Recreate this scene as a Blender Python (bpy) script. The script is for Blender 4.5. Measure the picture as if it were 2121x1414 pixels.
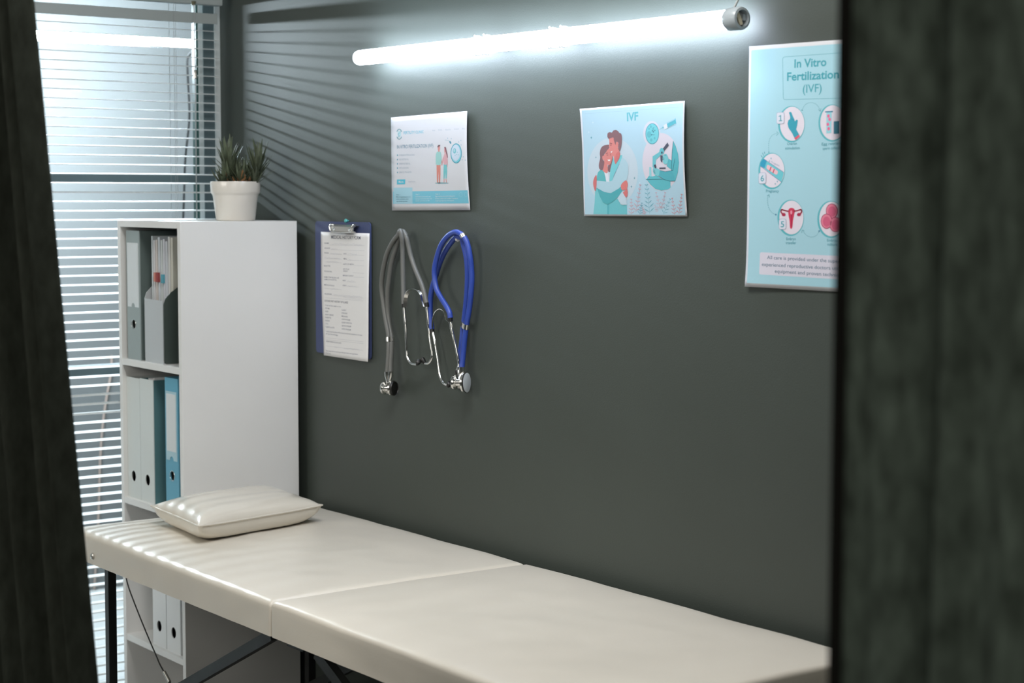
import bpy, bmesh, math, random
import numpy as np
from mathutils import Vector, Matrix, noise as mnoise
from mathutils.geometry import tessellate_polygon

for _o in list(bpy.data.objects):
    bpy.data.objects.remove(_o)
SC = bpy.context.scene
COL = SC.collection
PI = math.pi

# ------------------------------------------------------------------ camera
cam_d = bpy.data.cameras.new('camera')
cam = bpy.data.objects.new('camera', cam_d)
COL.objects.link(cam)
SC.camera = cam
CAM = Vector((4.1537, -2.2038, 1.4559))
YAW, PITCH, ROLL, FPX = 0.6363, 0.0803, 0.0015, 3718.18
fwd = Vector((-math.cos(YAW) * math.cos(PITCH), math.sin(YAW) * math.cos(PITCH), -math.sin(PITCH)))
rgt = fwd.cross(Vector((0, 0, 1))).normalized()
upv = rgt.cross(fwd)
r2 = rgt * math.cos(ROLL) + upv * math.sin(ROLL)
u2 = -rgt * math.sin(ROLL) + upv * math.cos(ROLL)
cam.matrix_world = Matrix(((r2.x, u2.x, -fwd.x, CAM.x), (r2.y, u2.y, -fwd.y, CAM.y), (r2.z, u2.z, -fwd.z, CAM.z), (0, 0, 0, 1)))
cam_d.sensor_width = 36.0
cam_d.lens = FPX / 2121.0 * 36.0
cam_d.clip_start = 0.05
cam_d.dof.use_dof = True
cam_d.dof.focus_distance = 3.6
cam_d.dof.aperture_fstop = 5.2

# ------------------------------------------------------------------ world, view, added fill lights
w = bpy.data.worlds.new('world')
SC.world = w
w.use_nodes = True
w.node_tree.nodes['Background'].inputs[0].default_value = (0.62, 0.72, 0.85, 1)
w.node_tree.nodes['Background'].inputs[1].default_value = 0.03
SC.view_settings.view_transform = 'Standard'
SC.view_settings.look = 'None'
SC.view_settings.exposure = 0.22
SC.view_settings.gamma = 1.0
SC.view_settings.use_curve_mapping = False
SC.cycles.use_denoising = True
SC.cycles.max_bounces = 8
SC.cycles.transparent_max_bounces = 16
SC.cycles.caustics_reflective = False
SC.cycles.caustics_refractive = False
SC.cycles.sample_clamp_indirect = 6.0

TUBE_ROOM = 26.5        # emission of the wall tube
TUBE_CORRIDOR = 400.0    # emission of the tube outside the window


def area(name, loc, target, sx, sy, power, colr):
    d = bpy.data.lights.new(name, 'AREA')
    d.shape = 'RECTANGLE'
    d.size, d.size_y = sx, sy
    d.energy = power
    d.color = colr
    o = bpy.data.objects.new(name, d)
    COL.objects.link(o)
    o.location = loc
    o.rotation_euler = (Vector(target) - Vector(loc)).to_track_quat('-Z', 'Y').to_euler()
    return o


area('room_fill', (4.7, -3.5, 2.1), (1.2, -0.3, 1.0), 1.6, 1.2, 26.0, (1.0, 0.95, 0.86))  # added unseen fill light from behind the camera
area('room_fill_left', (0.6, -3.3, 2.2), (0.5, -0.3, 0.9), 1.6, 1.2, 30.0, (1.0, 0.96, 0.88))  # added unseen fill light for the front faces at the left
area('bed_fill', (1.9, -0.85, 2.54), (1.9, -0.75, 0), 1.1, 0.5, 24.0, (1.0, 0.975, 0.94))  # added unseen fill light that brightens the bed from above


# ------------------------------------------------------------------ materials
def lin(v):
    v = v / 255.0
    return v / 12.92 if v <= 0.04045 else ((v + 0.055) / 1.055) ** 2.4


def rgb(r, g, b, k=1.0):
    return (min(lin(r) * k, 0.95), min(lin(g) * k, 0.95), min(lin(b) * k, 0.95), 1.0)


MATS = {}


def mat(name, colr, rough=0.5, metal=0.0, spec=0.5, var=0.0, vscale=20.0, vstretch=(1, 1, 1), bump=0.0, bscale=200.0, coat=0.0, bdist=0.001):
    if name in MATS:
        return MATS[name]
    m = bpy.data.materials.new(name)
    m.use_nodes = True
    nt = m.node_tree
    p = nt.nodes['Principled BSDF']
    p.inputs['Base Color'].default_value = colr
    p.inputs['Roughness'].default_value = rough
    p.inputs['Metallic'].default_value = metal
    p.inputs['Specular IOR Level'].default_value = spec
    if coat:
        p.inputs['Coat Weight'].default_value = coat
        p.inputs['Coat Roughness'].default_value = 0.40
    if var or bump:
        tc = nt.nodes.new('ShaderNodeTexCoord')
        mp = nt.nodes.new('ShaderNodeMapping')
        mp.inputs['Scale'].default_value = vstretch
        nt.links.new(tc.outputs['Object'], mp.inputs[0])
    if var:
        n = nt.nodes.new('ShaderNodeTexNoise')
        n.inputs['Scale'].default_value = vscale
        n.inputs['Detail'].default_value = 5
        nt.links.new(mp.outputs[0], n.inputs['Vector'])
        r = nt.nodes.new('ShaderNodeValToRGB')
        r.color_ramp.elements[0].position = 0.3
        r.color_ramp.elements[1].position = 0.7
        r.color_ramp.elements[0].color = tuple(c * (1 - var) for c in colr[:3]) + (1,)
        r.color_ramp.elements[1].color = tuple(min(c * (1 + var), 1) for c in colr[:3]) + (1,)
        nt.links.new(n.outputs[0], r.inputs[0])
        nt.links.new(r.outputs[0], p.inputs['Base Color'])
    if bump:
        n2 = nt.nodes.new('ShaderNodeTexNoise')
        n2.inputs['Scale'].default_value = bscale
        n2.inputs['Detail'].default_value = 3
        nt.links.new(mp.outputs[0], n2.inputs['Vector'])
        b = nt.nodes.new('ShaderNodeBump')
        b.inputs['Strength'].default_value = bump
        b.inputs['Distance'].default_value = bdist
        nt.links.new(n2.outputs[0], b.inputs['Height'])
        nt.links.new(b.outputs[0], p.inputs['Normal'])
    MATS[name] = m
    return m


def emis(name, colr, strength):
    m = bpy.data.materials.new(name)
    m.use_nodes = True
    nt = m.node_tree
    nt.nodes.clear()
    e = nt.nodes.new('ShaderNodeEmission')
    e.inputs[0].default_value = colr
    e.inputs[1].default_value = strength
    o = nt.nodes.new('ShaderNodeOutputMaterial')
    nt.links.new(e.outputs[0], o.inputs[0])
    return m


def glass(name, tint, refl=0.5, rough=0.02):
    m = bpy.data.materials.new(name)
    m.use_nodes = True
    nt = m.node_tree
    nt.nodes.clear()
    t = nt.nodes.new('ShaderNodeBsdfTransparent')
    t.inputs[0].default_value = tint
    g = nt.nodes.new('ShaderNodeBsdfGlossy')
    g.inputs['Roughness'].default_value = rough
    fr = nt.nodes.new('ShaderNodeFresnel')
    fr.inputs[0].default_value = 1.45
    mu = nt.nodes.new('ShaderNodeMath')
    mu.operation = 'MULTIPLY'
    mu.inputs[1].default_value = refl
    nt.links.new(fr.outputs[0], mu.inputs[0])
    mx = nt.nodes.new('ShaderNodeMixShader')
    nt.links.new(mu.outputs[0], mx.inputs[0])
    nt.links.new(t.outputs[0], mx.inputs[1])
    nt.links.new(g.outputs[0], mx.inputs[2])
    o = nt.nodes.new('ShaderNodeOutputMaterial')
    nt.links.new(mx.outputs[0], o.inputs[0])
    return m


M_WALL = mat('dark grey wall paint', (0.050, 0.0615, 0.0535, 1), 0.52, spec=0.55, var=0.05, vscale=3.0, bump=0.22, bscale=330.0, bdist=0.0010)
M_OUT = mat('white corridor paint', (0.205, 0.214, 0.214, 1), 0.7)
M_FLOOR = mat('grey floor', (0.22, 0.22, 0.21, 1), 0.5, var=0.1, vscale=6)
M_CEIL = mat('ceiling paint', (0.55, 0.55, 0.53, 1), 0.8)
M_REAR = mat('grey room paint', (0.22, 0.23, 0.22, 1), 0.8)
M_CAB = mat('white laminate', (0.80, 0.80, 0.79, 1), 0.38, spec=0.4, var=0.02, vscale=4)
M_SLAT = mat('white slat', (0.80, 0.83, 0.83, 1), 0.4)
M_RAIL = mat('grey rail', (0.42, 0.47, 0.47, 1), 0.45)
M_FRAMED = mat('dark frame', (0.14, 0.19, 0.205, 1), 0.45)
M_FRAMEL = mat('light frame', (0.75, 0.80, 0.80, 1), 0.45)
M_GASKET = mat('green glass edge', (0.03, 0.10, 0.09, 1), 0.3)
M_CORD = mat('grey cord', (0.35, 0.37, 0.37, 1), 0.6)
M_VINYL = mat('cream vinyl', (0.70, 0.655, 0.575, 1), 0.30, spec=0.5, var=0.025, vscale=9, bump=0.22, bscale=260.0, bdist=0.0006)
M_VINYLP = mat('glossy cream vinyl', (0.71, 0.665, 0.585, 1), 0.20, spec=0.55, var=0.02, vscale=14, bump=0.10, bscale=40.0, bdist=0.002)
M_STEEL = mat('black steel', (0.012, 0.014, 0.014, 1), 0.42, spec=0.5, var=0.2, vscale=40)
M_CHROME = mat('chrome', (0.80, 0.80, 0.78, 1), 0.13, metal=1.0)
M_NICKEL = mat('nickel', (0.66, 0.64, 0.60, 1), 0.36, metal=1.0)
M_GRUB = mat('grey rubber', (0.135, 0.140, 0.135, 1), 0.42, spec=0.5)
M_BRUB = mat('blue rubber', (0.030, 0.068, 0.36, 1), 0.36, spec=0.5)
M_BLACK = mat('black rubber', (0.008, 0.008, 0.008, 1), 0.4)
M_PAPER = mat('white paper', (0.80, 0.80, 0.81, 1), 0.55, spec=0.3)
M_POSTER = mat('matt poster paper', (0.53, 0.54, 0.57, 1), 0.6, spec=0.25)
M_NAVY = mat('navy board', (0.050, 0.068, 0.165, 1), 0.5)
M_POT = mat('white glazed ceramic', (0.74, 0.70, 0.64, 1), 0.16, spec=0.55, var=0.02, vscale=10)
M_SOIL = mat('soil', (0.02, 0.014, 0.01, 1), 0.95)
M_LEAF = mat('succulent green', (0.095, 0.118, 0.072, 1), 0.55, var=0.6, vscale=28)
M_DRY = mat('dry leaf', (0.22, 0.11, 0.045, 1), 0.7, var=0.4, vscale=30)
M_ARCH = mat('grey binder', (0.34, 0.40, 0.405, 1), 0.5, spec=0.3)
M_ARCHD = mat('grey binder side', (0.13, 0.17, 0.165, 1), 0.5, spec=0.3)
M_BLUE = mat('sky blue binder', (0.13, 0.40, 0.55, 1), 0.4)
M_BLUEL = mat('pale blue sleeve', (0.42, 0.62, 0.70, 1), 0.3)
M_LABEL = mat('label card', (0.70, 0.74, 0.76, 1), 0.5)
M_BOX = mat('white box board', (0.68, 0.72, 0.71, 1), 0.5)
M_BOXW = mat('bright white box board', (0.82, 0.84, 0.85, 1), 0.5)
M_BOXS = mat('teal box side', (0.10, 0.22, 0.24, 1), 0.55)
M_HOLESHADE = mat('painted hole shade', (0.006, 0.006, 0.006, 1), 0.9)  # near-black colour standing for the shade behind finger holes
M_MAGF = mat('pale grey plastic', (0.52, 0.55, 0.57, 1), 0.35)
M_MAGS = mat('dark grey plastic', (0.055, 0.075, 0.068, 1), 0.4)
M_CLEARP = mat('grey cap plastic', (0.38, 0.43, 0.46, 1), 0.25)
M_CREAM = mat('cream socket', (0.80, 0.70, 0.52, 1), 0.4)
M_CLIP = mat('clip plastic', (0.75, 0.78, 0.80, 1), 0.3)
M_TUBE = emis('lit tube', (0.74, 0.84, 1.0, 1), TUBE_ROOM)
M_TUBE2 = emis('lit corridor tube', (0.80, 0.905, 1.0, 1), TUBE_CORRIDOR)
M_GLASS = glass('window glass', (0.95, 0.97, 0.965, 1), 0.06)


def curtain_mat(nm, ca, cb_):
    m = bpy.data.materials.new(nm)
    m.use_nodes = True
    nt = m.node_tree
    p = nt.nodes['Principled BSDF']
    p.inputs['Roughness'].default_value = 0.9
    p.inputs['Specular IOR Level'].default_value = 0.15
    tc = nt.nodes.new('ShaderNodeTexCoord')
    mp = nt.nodes.new('ShaderNodeMapping')
    mp.inputs['Scale'].default_value = (42, 42, 17)
    nt.links.new(tc.outputs['Object'], mp.inputs[0])
    n = nt.nodes.new('ShaderNodeTexNoise')
    n.inputs['Scale'].default_value = 1.6
    n.inputs['Detail'].default_value = 6
    n.inputs['Roughness'].default_value = 0.6
    nt.links.new(mp.outputs[0], n.inputs['Vector'])
    r = nt.nodes.new('ShaderNodeValToRGB')
    r.color_ramp.elements[0].position = 0.32
    r.color_ramp.elements[1].position = 0.72
    r.color_ramp.elements[0].color = ca
    r.color_ramp.elements[1].color = cb_
    nt.links.new(n.outputs[0], r.inputs[0])
    nt.links.new(r.outputs[0], p.inputs['Base Color'])
    b = nt.nodes.new('ShaderNodeBump')
    b.inputs['Strength'].default_value = 0.35
    b.inputs['Distance'].default_value = 0.001
    nt.links.new(n.outputs[0], b.inputs['Height'])
    nt.links.new(b.outputs[0], p.inputs['Normal'])
    return m


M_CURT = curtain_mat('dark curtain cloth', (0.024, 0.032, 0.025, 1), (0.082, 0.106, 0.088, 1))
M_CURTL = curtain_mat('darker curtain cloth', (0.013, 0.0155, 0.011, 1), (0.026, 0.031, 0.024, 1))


# ------------------------------------------------------------------ helpers
def tag(o, label=None, cat=None, group=None, kind=None):
    if label:
        o['label'] = label
    if cat:
        o['category'] = cat
    if group:
        o['group'] = group
    if kind:
        o['kind'] = kind
    return o


def thing(name, label, cat, loc=(0, 0, 0), group=None):
    o = bpy.data.objects.new(name, None)
    o.empty_display_size = 0.05
    COL.objects.link(o)
    o.location = loc
    return tag(o, label, cat, group)


def obj(name, bm, mats, parent=None, smooth=None, label=None):
    """links a bmesh as one mesh object; coordinates are world coordinates"""
    me = bpy.data.meshes.new(name)
    bmesh.ops.recalc_face_normals(bm, faces=bm.faces) if smooth != 'keep' else None
    off = Vector((0, 0, 0))
    if parent is not None:
        q = parent
        while q is not None:
            off += q.location
            q = q.parent
        bmesh.ops.translate(bm, verts=bm.verts, vec=-off)
    bm.to_mesh(me)
    bm.free()
    for m in (mats if isinstance(mats, (list, tuple)) else [mats]):
        me.materials.append(m)
    if smooth and smooth != 'keep':
        for pl in me.polygons:
            pl.use_smooth = True
        me.set_sharp_from_angle(angle=math.radians(smooth))
    o = bpy.data.objects.new(name, me)
    COL.objects.link(o)
    o.parent = parent
    if label:
        o['label'] = label
    return o


def bev(o, width, seg=2):
    b = o.modifiers.new('bevel', 'BEVEL')
    b.width = width
    b.segments = seg
    b.limit_method = 'ANGLE'
    return o


def box(bm, x0, x1, y0, y1, z0, z1, mi=0):
    vs = [bm.verts.new(p) for p in ((x0, y0, z0), (x1, y0, z0), (x1, y1, z0), (x0, y1, z0), (x0, y0, z1), (x1, y0, z1), (x1, y1, z1), (x0, y1, z1))]
    fs = []
    for f in ((0, 3, 2, 1), (4, 5, 6, 7), (0, 1, 5, 4), (1, 2, 6, 5), (2, 3, 7, 6), (3, 0, 4, 7)):
        fc = bm.faces.new([vs[i] for i in f])
        fc.material_index = mi
        fs.append(fc)
    return vs


def boxbm(*a):
    bm = bmesh.new()
    box(bm, *a)
    return bm


def catmull(pts, n=8, closed=False):
    P = [Vector(p) for p in pts]
    out = []
    N = len(P)
    rng = range(N) if closed else range(N - 1)
    for i in rng:
        if closed:
            p0, p1, p2, p3 = P[(i - 1) % N], P[i], P[(i + 1) % N], P[(i + 2) % N]
        else:
            p0, p1, p2, p3 = P[max(i - 1, 0)], P[i], P[i + 1], P[min(i + 2, N - 1)]
        for k in range(n):
            t = k / n
            out.append(0.5 * ((2 * p1) + (p2 - p0) * t + (2 * p0 - 5 * p1 + 4 * p2 - p3) * t * t + (3 * p1 - p0 - 3 * p2 + p3) * t ** 3))
    if not closed:
        out.append(P[-1])
    return out


def sweep(bm, path, rad, n=14, cap=True, mi=0, prof=None, ref=None):
    """round tube (or profile prof in (side, ref) axes) along a list of points"""
    P = [Vector(p) for p in path]
    N = len(P)
    T = [(P[min(i + 1, N - 1)] - P[max(i - 1, 0)]).normalized() for i in range(N)]
    a = Vector((0, 0, 1)) if abs(T[0].z) < 0.9 else Vector((1, 0, 0))
    u = T[0].cross(a).normalized()
    rings = []
    for i in range(N):
        if ref is not None:
            v = (Vector(ref) - T[i] * Vector(ref).dot(T[i])).normalized()
            u = v.cross(T[i]).normalized()
        else:
            u = (u - T[i] * u.dot(T[i])).normalized()
            v = T[i].cross(u)
        r = rad[i] if isinstance(rad, (list, tuple)) else rad
        if prof:
            ring = [bm.verts.new(P[i] + u * px + v * py) for px, py in prof]
        else:
            ring = [bm.verts.new(P[i] + (u * math.cos(2 * PI * k / n) + v * math.sin(2 * PI * k / n)) * r) for k in range(n)]
        rings.append(ring)
    m = len(rings[0])
    for i in range(N - 1):
        for k in range(m):
            f = bm.faces.new((rings[i][k], rings[i][(k + 1) % m], rings[i + 1][(k + 1) % m], rings[i + 1][k]))
            f.material_index = mi
    if cap:
        for rg in (rings[0], rings[-1]):
            f = bm.faces.new(rg)
            f.material_index = mi


def tube(path, rad, n=14):
    bm = bmesh.new()
    sweep(bm, path, rad, n)
    return bm


def lathe(bm, prof, base, axis=(0, 0, 1), n=40, mi=0):
    """prof: list of (radius, height along axis)"""
    ax = Vector(axis).normalized()
    a = Vector((0, 0, 1)) if abs(ax.z) < 0.9 else Vector((1, 0, 0))
    u = ax.cross(a).normalized()
    v = ax.cross(u)
    base = Vector(base)
    rings = []
    for r, h in prof:
        if r < 1e-6:
            rings.append([bm.verts.new(base + ax * h)])
        else:
            rings.append([bm.verts.new(base + ax * h + (u * math.cos(2 * PI * k / n) + v * math.sin(2 * PI * k / n)) * r) for k in range(n)])
    for A, B in zip(rings[:-1], rings[1:]):
        for k in range(n):
            k2 = (k + 1) % n
            if len(A) == 1 and len(B) == 1:
                continue
            if len(A) == 1:
                f = bm.faces.new((A[0], B[k], B[k2]))
            elif len(B) == 1:
                f = bm.faces.new((A[k], B[0], A[k2]))
            else:
                f = bm.faces.new((A[k], B[k], B[k2], A[k2]))
            f.material_index = mi


def lathebm(*a, **k):
    bm = bmesh.new()
    lathe(bm, *a, **k)
    return bm


def plate_hole(bm, loop, hole, d, mi=0):
    """flat plate in the xz plane from a 2D outer loop, with an optional hole loop; d = (y_front, y_back)"""
    rings = []
    for y in d:
        vo = [bm.verts.new((x, y, z)) for x, z in loop]
        vh = [bm.verts.new((x, y, z)) for x, z in hole] if hole else []
        es = [bm.edges.new((vo[i], vo[(i + 1) % len(vo)])) for i in range(len(vo))]
        es += [bm.edges.new((vh[i], vh[(i + 1) % len(vh)])) for i in range(len(vh))]
        bmesh.ops.triangle_fill(bm, edges=es, use_beauty=True)
        rings.append((vo, vh))
    for A, B in zip(rings[0], rings[1]):
        for i in range(len(A)):
            j = (i + 1) % len(A)
            bm.faces.new((A[i], A[j], B[j], B[i]))


def ellipse2(cx, cz, rx, rz, n=28):
    return [(cx + rx * math.cos(2 * PI * k / n), cz + rz * math.sin(2 * PI * k / n)) for k in range(n)]


def rbox(bm, x0, x1, y0, y1, z0, z1, r, nx=24, ny=16, nz=6, fn=None):
    """rounded box with a grid surface; fn(p) may displace each vertex"""
    def coords(a, b, n):
        c = [a + r * (1 - math.cos(k / 5 * PI / 2)) * 1.0 for k in range(5)]
        mid = [a + r + (b - a - 2 * r) * k / n for k in range(n + 1)]
        e = [b - (q - a) for q in reversed(c)]
        return c + mid + e
    X, Y, Z = coords(x0, x1, nx), coords(y0, y1, ny), coords(z0, z1, nz)
    vd = {}

    def V(i, j, k):
        if (i, j, k) not in vd:
            p = Vector((X[i], Y[j], Z[k]))
            c = Vector((min(max(p.x, x0 + r), x1 - r), min(max(p.y, y0 + r), y1 - r), min(p.z, z1 - r)))
            d = p - c
            nxy = (abs(d.x) ** 6 + abs(d.y) ** 6) ** (1 / 6)
            ln = math.hypot(nxy, d.z)
            if ln > 1e-9:
                p = c + d * (r / ln)
            if fn:
                p = fn(p)
            vd[(i, j, k)] = bm.verts.new(p)
        return vd[(i, j, k)]
    a, b, c = len(X) - 1, len(Y) - 1, len(Z) - 1
    for i in range(a):
        for j in range(b):
            bm.faces.new((V(i, j, c), V(i + 1, j, c), V(i + 1, j + 1, c), V(i, j + 1, c)))
            bm.faces.new((V(i, j, 0), V(i, j + 1, 0), V(i + 1, j + 1, 0), V(i + 1, j, 0)))
    for i in range(a):
        for k in range(c):
            bm.faces.new((V(i, 0, k), V(i + 1, 0, k), V(i + 1, 0, k + 1), V(i, 0, k + 1)))
            bm.faces.new((V(i, b, k), V(i, b, k + 1), V(i + 1, b, k + 1), V(i + 1, b, k)))
    for j in range(b):
        for k in range(c):
            bm.faces.new((V(0, j, k), V(0, j, k + 1), V(0, j + 1, k + 1), V(0, j + 1, k)))
            bm.faces.new((V(a, j, k), V(a, j + 1, k), V(a, j + 1, k + 1), V(a, j, k + 1)))


def struct(name, bm, m, parent=None, label=None):
    o = obj(name, bm, m, parent, label=label)
    if parent is None:
        o['kind'] = 'structure'
    return o


# ------------------------------------------------------------------ the room
XW = -0.117                     # room face of the window wall
struct('wall_north', boxbm(XW - 0.02, 5.4, 0.0, 0.12, 0.0, 2.6), M_WALL)
bm = bmesh.new()
box(bm, XW - 0.05, XW, -4.2, -1.45, 0, 2.6)
box(bm, XW - 0.05, XW, -1.45, 0.0, 2.02, 2.6)
struct('wall_west', bm, M_WALL)
struct('wall_east', boxbm(5.4, 5.5, -4.2, 0.12, 0, 2.6), M_REAR)
struct('wall_south', boxbm(XW - 0.05, 5.5, -4.3, -4.2, 0, 2.6), M_REAR)
struct('floor', boxbm(XW - 0.05, 5.5, -4.3, 0.12, -0.1, 0.0), M_FLOOR)
struct('ceiling', boxbm(XW - 0.05, 5.5, -4.3, 0.12, 2.6, 2.7), M_CEIL)
# the corridor beyond the window
struct('wall_corridor', boxbm(-2.2, -2.05, -3.4, 3.0, 0, 2.7), M_OUT)
bm = bmesh.new()
box(bm, -2.05, XW - 0.05, -3.4, -3.3, 0, 2.7)
box(bm, -2.05, XW - 0.05, 2.9, 3.0, 0, 2.7)
struct('wall_corridor_ends', bm, M_OUT)
struct('floor_corridor', boxbm(-2.2, XW - 0.05, -3.4, 3.0, -0.1, 0.0), mat('pale corridor floor', (0.75, 0.76, 0.74, 1), 0.6))
struct('ceiling_corridor', boxbm(-2.2, XW - 0.05, -3.4, 3.0, 2.6, 2.7), M_OUT)

# ------------------------------------------------------------------ window
bm = bmesh.new()
FX0, FX1 = XW - 0.045, XW - 0.002
box(bm, FX0, FX1, -0.047, -0.016, 0.0, 2.02)            # dark right stile
box(bm, FX0, FX1, -1.45, -1.40, 0.0, 2.02)
box(bm, FX0, FX1, -1.40, -0.047, 1.975, 2.02)
box(bm, FX0, FX1, -1.40, -0.047, 0.0, 0.05)
box(bm, FX0, FX1, -1.40, -0.047, 1.491, 1.511)          # dark rails across the pane
box(bm, FX0, FX1, -1.40, -0.047, 1.003, 1.028)
win = struct('window_1', bm, M_FRAMED)
bm = bmesh.new()
box(bm, FX0, FX1 + 0.004, -0.016, -0.001, 0.0, 2.02)
box(bm, FX0 + 0.004, FX1 - 0.004, -0.058, -0.047, 0.05, 1.491)
box(bm, FX0 + 0.004, FX1 - 0.004, -0.058, -0.047, 1.511, 1.975)
obj('stop_bead', bm, M_FRAMEL, win)
bm = bmesh.new()
box(bm, FX0 + 0.01, FX1 - 0.01, -0.064, -0.058, 0.05, 1.003)
box(bm, FX0 + 0.01, FX1 - 0.01, -0.064, -0.058, 1.028, 1.491)
box(bm, FX0 + 0.01, FX1 - 0.01, -0.064, -0.058, 1.511, 1.975)
obj('glass_edge', bm, M_GASKET, win)
for za, zb in ((0.05, 1.003), (1.028, 1.491), (1.511, 1.975)):
    obj('pane', boxbm(-0.143, -0.139, -1.40, -0.064, za, zb), M_GLASS, win)

# ------------------------------------------------------------------ venetian blind
BX = -0.0555
blind = thing('venetian_blind', 'white horizontal slat blind hanging across the window behind the cabinet', 'blind', (BX, -0.7, 2.0))
BY0, BY1 = -1.40, -0.041
bm = bmesh.new()
pitch, z0 = 0.0229, 1.878
ns = 79
TILT = math.radians(6.0)
for i in range(ns):
    zc = z0 - pitch * i
    prof = []
    for k in range(7):
        s = -1 + 2 * k / 6
        d = s * 0.0125
        h = 0.0016 * (1 - s * s)
        prof.append((BX + d * math.cos(TILT) + h * math.sin(TILT), zc - d * math.sin(TILT) + h))
    top = [(x, z + 0.0003) for x, z in prof]
    loop = top + list(reversed([(x, z - 0.0003) for x, z in prof]))
    jit = 0.0006 * math.sin(i * 2.7)
    A = [bm.verts.new((x, BY0, z)) for x, z in loop]
    B = [bm.verts.new((x, BY1 + jit, z)) for x, z in loop]
    n = len(loop)
    for k in range(n):
        bm.faces.new((A[k], A[(k + 1) % n], B[(k + 1) % n], B[k]))
    bm.faces.new(A)
    bm.faces.new(B)
obj('slats', bm, M_SLAT, blind, 40)
bev(obj('headrail', boxbm(BX - 0.014, BX + 0.014, BY0, -0.030, 1.944, 1.975), M_RAIL, blind), 0.002)
bev(obj('valance', boxbm(BX - 0.002, BX + 0.003, BY0, -0.0395, 1.897, 1.9235), M_RAIL, blind), 0.001)
bev(obj('bottom_rail', boxbm(BX - 0.013, BX + 0.013, BY0, BY1, z0 - pitch * ns - 0.008, z0 - pitch * ns + 0.006), M_SLAT, blind), 0.003)
for yy in (-0.168, -0.62, -1.15):
    for dx in (-0.0135, 0.0135):
        obj('ladder_cord', tube([(BX + dx, yy, 1.95), (BX + dx, yy, z0 - pitch * ns)], 0.0006, 6), M_CORD, blind)
    obj('lift_cord', tube([(BX, yy + 0.012, 1.95), (BX, yy + 0.012, z0 - pitch * ns)], 0.0006, 6), M_CORD, blind)
wand = obj('tilt_wand', tube([(BX + 0.016, -0.112, 1.95), (BX + 0.018, -0.112, 1.765), (BX + 0.018, -0.114, 1.0)], 0.0014, 8), M_CORD, blind)
bm = bmesh.new()
lathe(bm, [(0, -0.012), (0.005, -0.009), (0.0035, 0), (0.005, 0.009), (0, 0.012)], (BX + 0.018, -0.112, 1.766), n=12)
box(bm, BX + 0.012, BX + 0.024, -0.1135, -0.1105, 1.764, 1.768)
obj('wand_joint', bm, M_NICKEL, wand, 40)
obj('tilt_knob', lathebm([(0, -0.006), (0.005, -0.005), (0.007, 0.004), (0, 0.006)], (BX + 0.012, -0.112, 1.946), n=16), mat('olive plastic', (0.13, 0.13, 0.08, 1), 0.5), blind, 40)


# ------------------------------------------------------------------ tube lamps
def tube_lamp(name, label, a, b, r, mtube, outward, group=None):
    """a, b: end points of the tube's axis; outward: direction away from the mounting side"""
    a, b = Vector(a), Vector(b)
    ax = (b - a).normalized()
    L = (b - a).length
    t = thing(name, label, 'lamp', a, group)
    obj('tube', lathebm([(0, 0), (r * 0.55, 0.0015), (r * 0.9, 0.006), (r, 0.014), (r, L - 0.03), (0, L - 0.03)], a, ax, 28), mtube, t, 40, 'glowing white tube')
    bm = bmesh.new()
    lathe(bm, [(r * 0.98, L - 0.035), (r * 1.16, L - 0.03), (r * 1.2, L - 0.004), (r * 1.1, L), (r * 0.86, L + 0.001), (r * 0.84, L - 0.012), (0, L - 0.012)], a, ax, 32)
    cap = obj('end_cap', bm, M_CLEARP, t, 40)
    e = b - ax * 0.012
    side = ax.cross(Vector((0, 0, 1))).normalized()
    bm = bmesh.new()
    s1, s2 = side * (r * 0.36), Vector((0, 0, 1))
    quad = [(-0.75, 0.55), (-0.35, 0.72), (0.05, 0.2), (0.35, -0.65), (0.0, -0.78), (-0.3, -0.35)]
    A = [bm.verts.new(e + side * (-q[0]) * r * 0.9 + s2 * q[1] * r * 0.9 + ax * 0.0005) for q in quad]
    B = [bm.verts.new(e + side * (-q[0]) * r * 0.9 + s2 * q[1] * r * 0.9 + ax * 0.008) for q in quad]
    bm.faces.new(A)
    bm.faces.new(B)
    for k in range(6):
        bm.faces.new((A[k], A[(k + 1) % 6], B[(k + 1) % 6], B[k]))
    obj('socket', bm, M_CREAM, cap, label='cream plastic socket inside the clear cap')
    bm = bmesh.new()
    c = e + side * (-0.55 * r)
    box(bm, -1, 1, -1, 1, -1, 1)
    for v in bm.verts:
        v.co = e + side * (-(0.52 + 0.17 * v.co.x)) * r + s2 * (0.12 + 0.32 * v.co.y) * r + ax * (0.004 + 0.004 * v.co.z)
    obj('switch', bm, M_CLEARP, cap)
    return t, ax, L


R1 = 0.0168
YL = -0.05
lamp, ax, L = tube_lamp('tube_lamp', 'glowing white tube lamp fixed along the dark wall above the posters', (0.647, YL, 1.7685), (1.898, YL, 1.7602), R1, M_TUBE, (0, -1, 0))
for xx in (1.120, 1.152, 1.371, 1.406):
    bm = bmesh.new()
    zz = 1.7685 - 0.0083 * (xx - 0.647) / 1.251
    pts = [(xx, YL + R1 * 1.12 * math.cos(q), zz + R1 * 1.12 * math.sin(q)) for q in [math.radians(v) for v in range(-118, 119, 12)]]
    pts = [(xx, YL - R1 * 0.62, zz - R1 * 1.22)] + pts + [(xx, YL - R1 * 0.62, zz + R1 * 1.22)]
    sweep(bm, pts, 0, prof=[(-0.004, -0.0009), (0.004, -0.0009), (0.004, 0.0009), (-0.004, 0.0009)], ref=None) if False else sweep(bm, pts, 0.0022, 8)
    box(bm, xx - 0.006, xx + 0.006, YL + R1 * 1.05, 0.0, zz - 0.008, zz + 0.008)
    obj('clip', bm, M_CLIP, lamp, 40)
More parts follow.
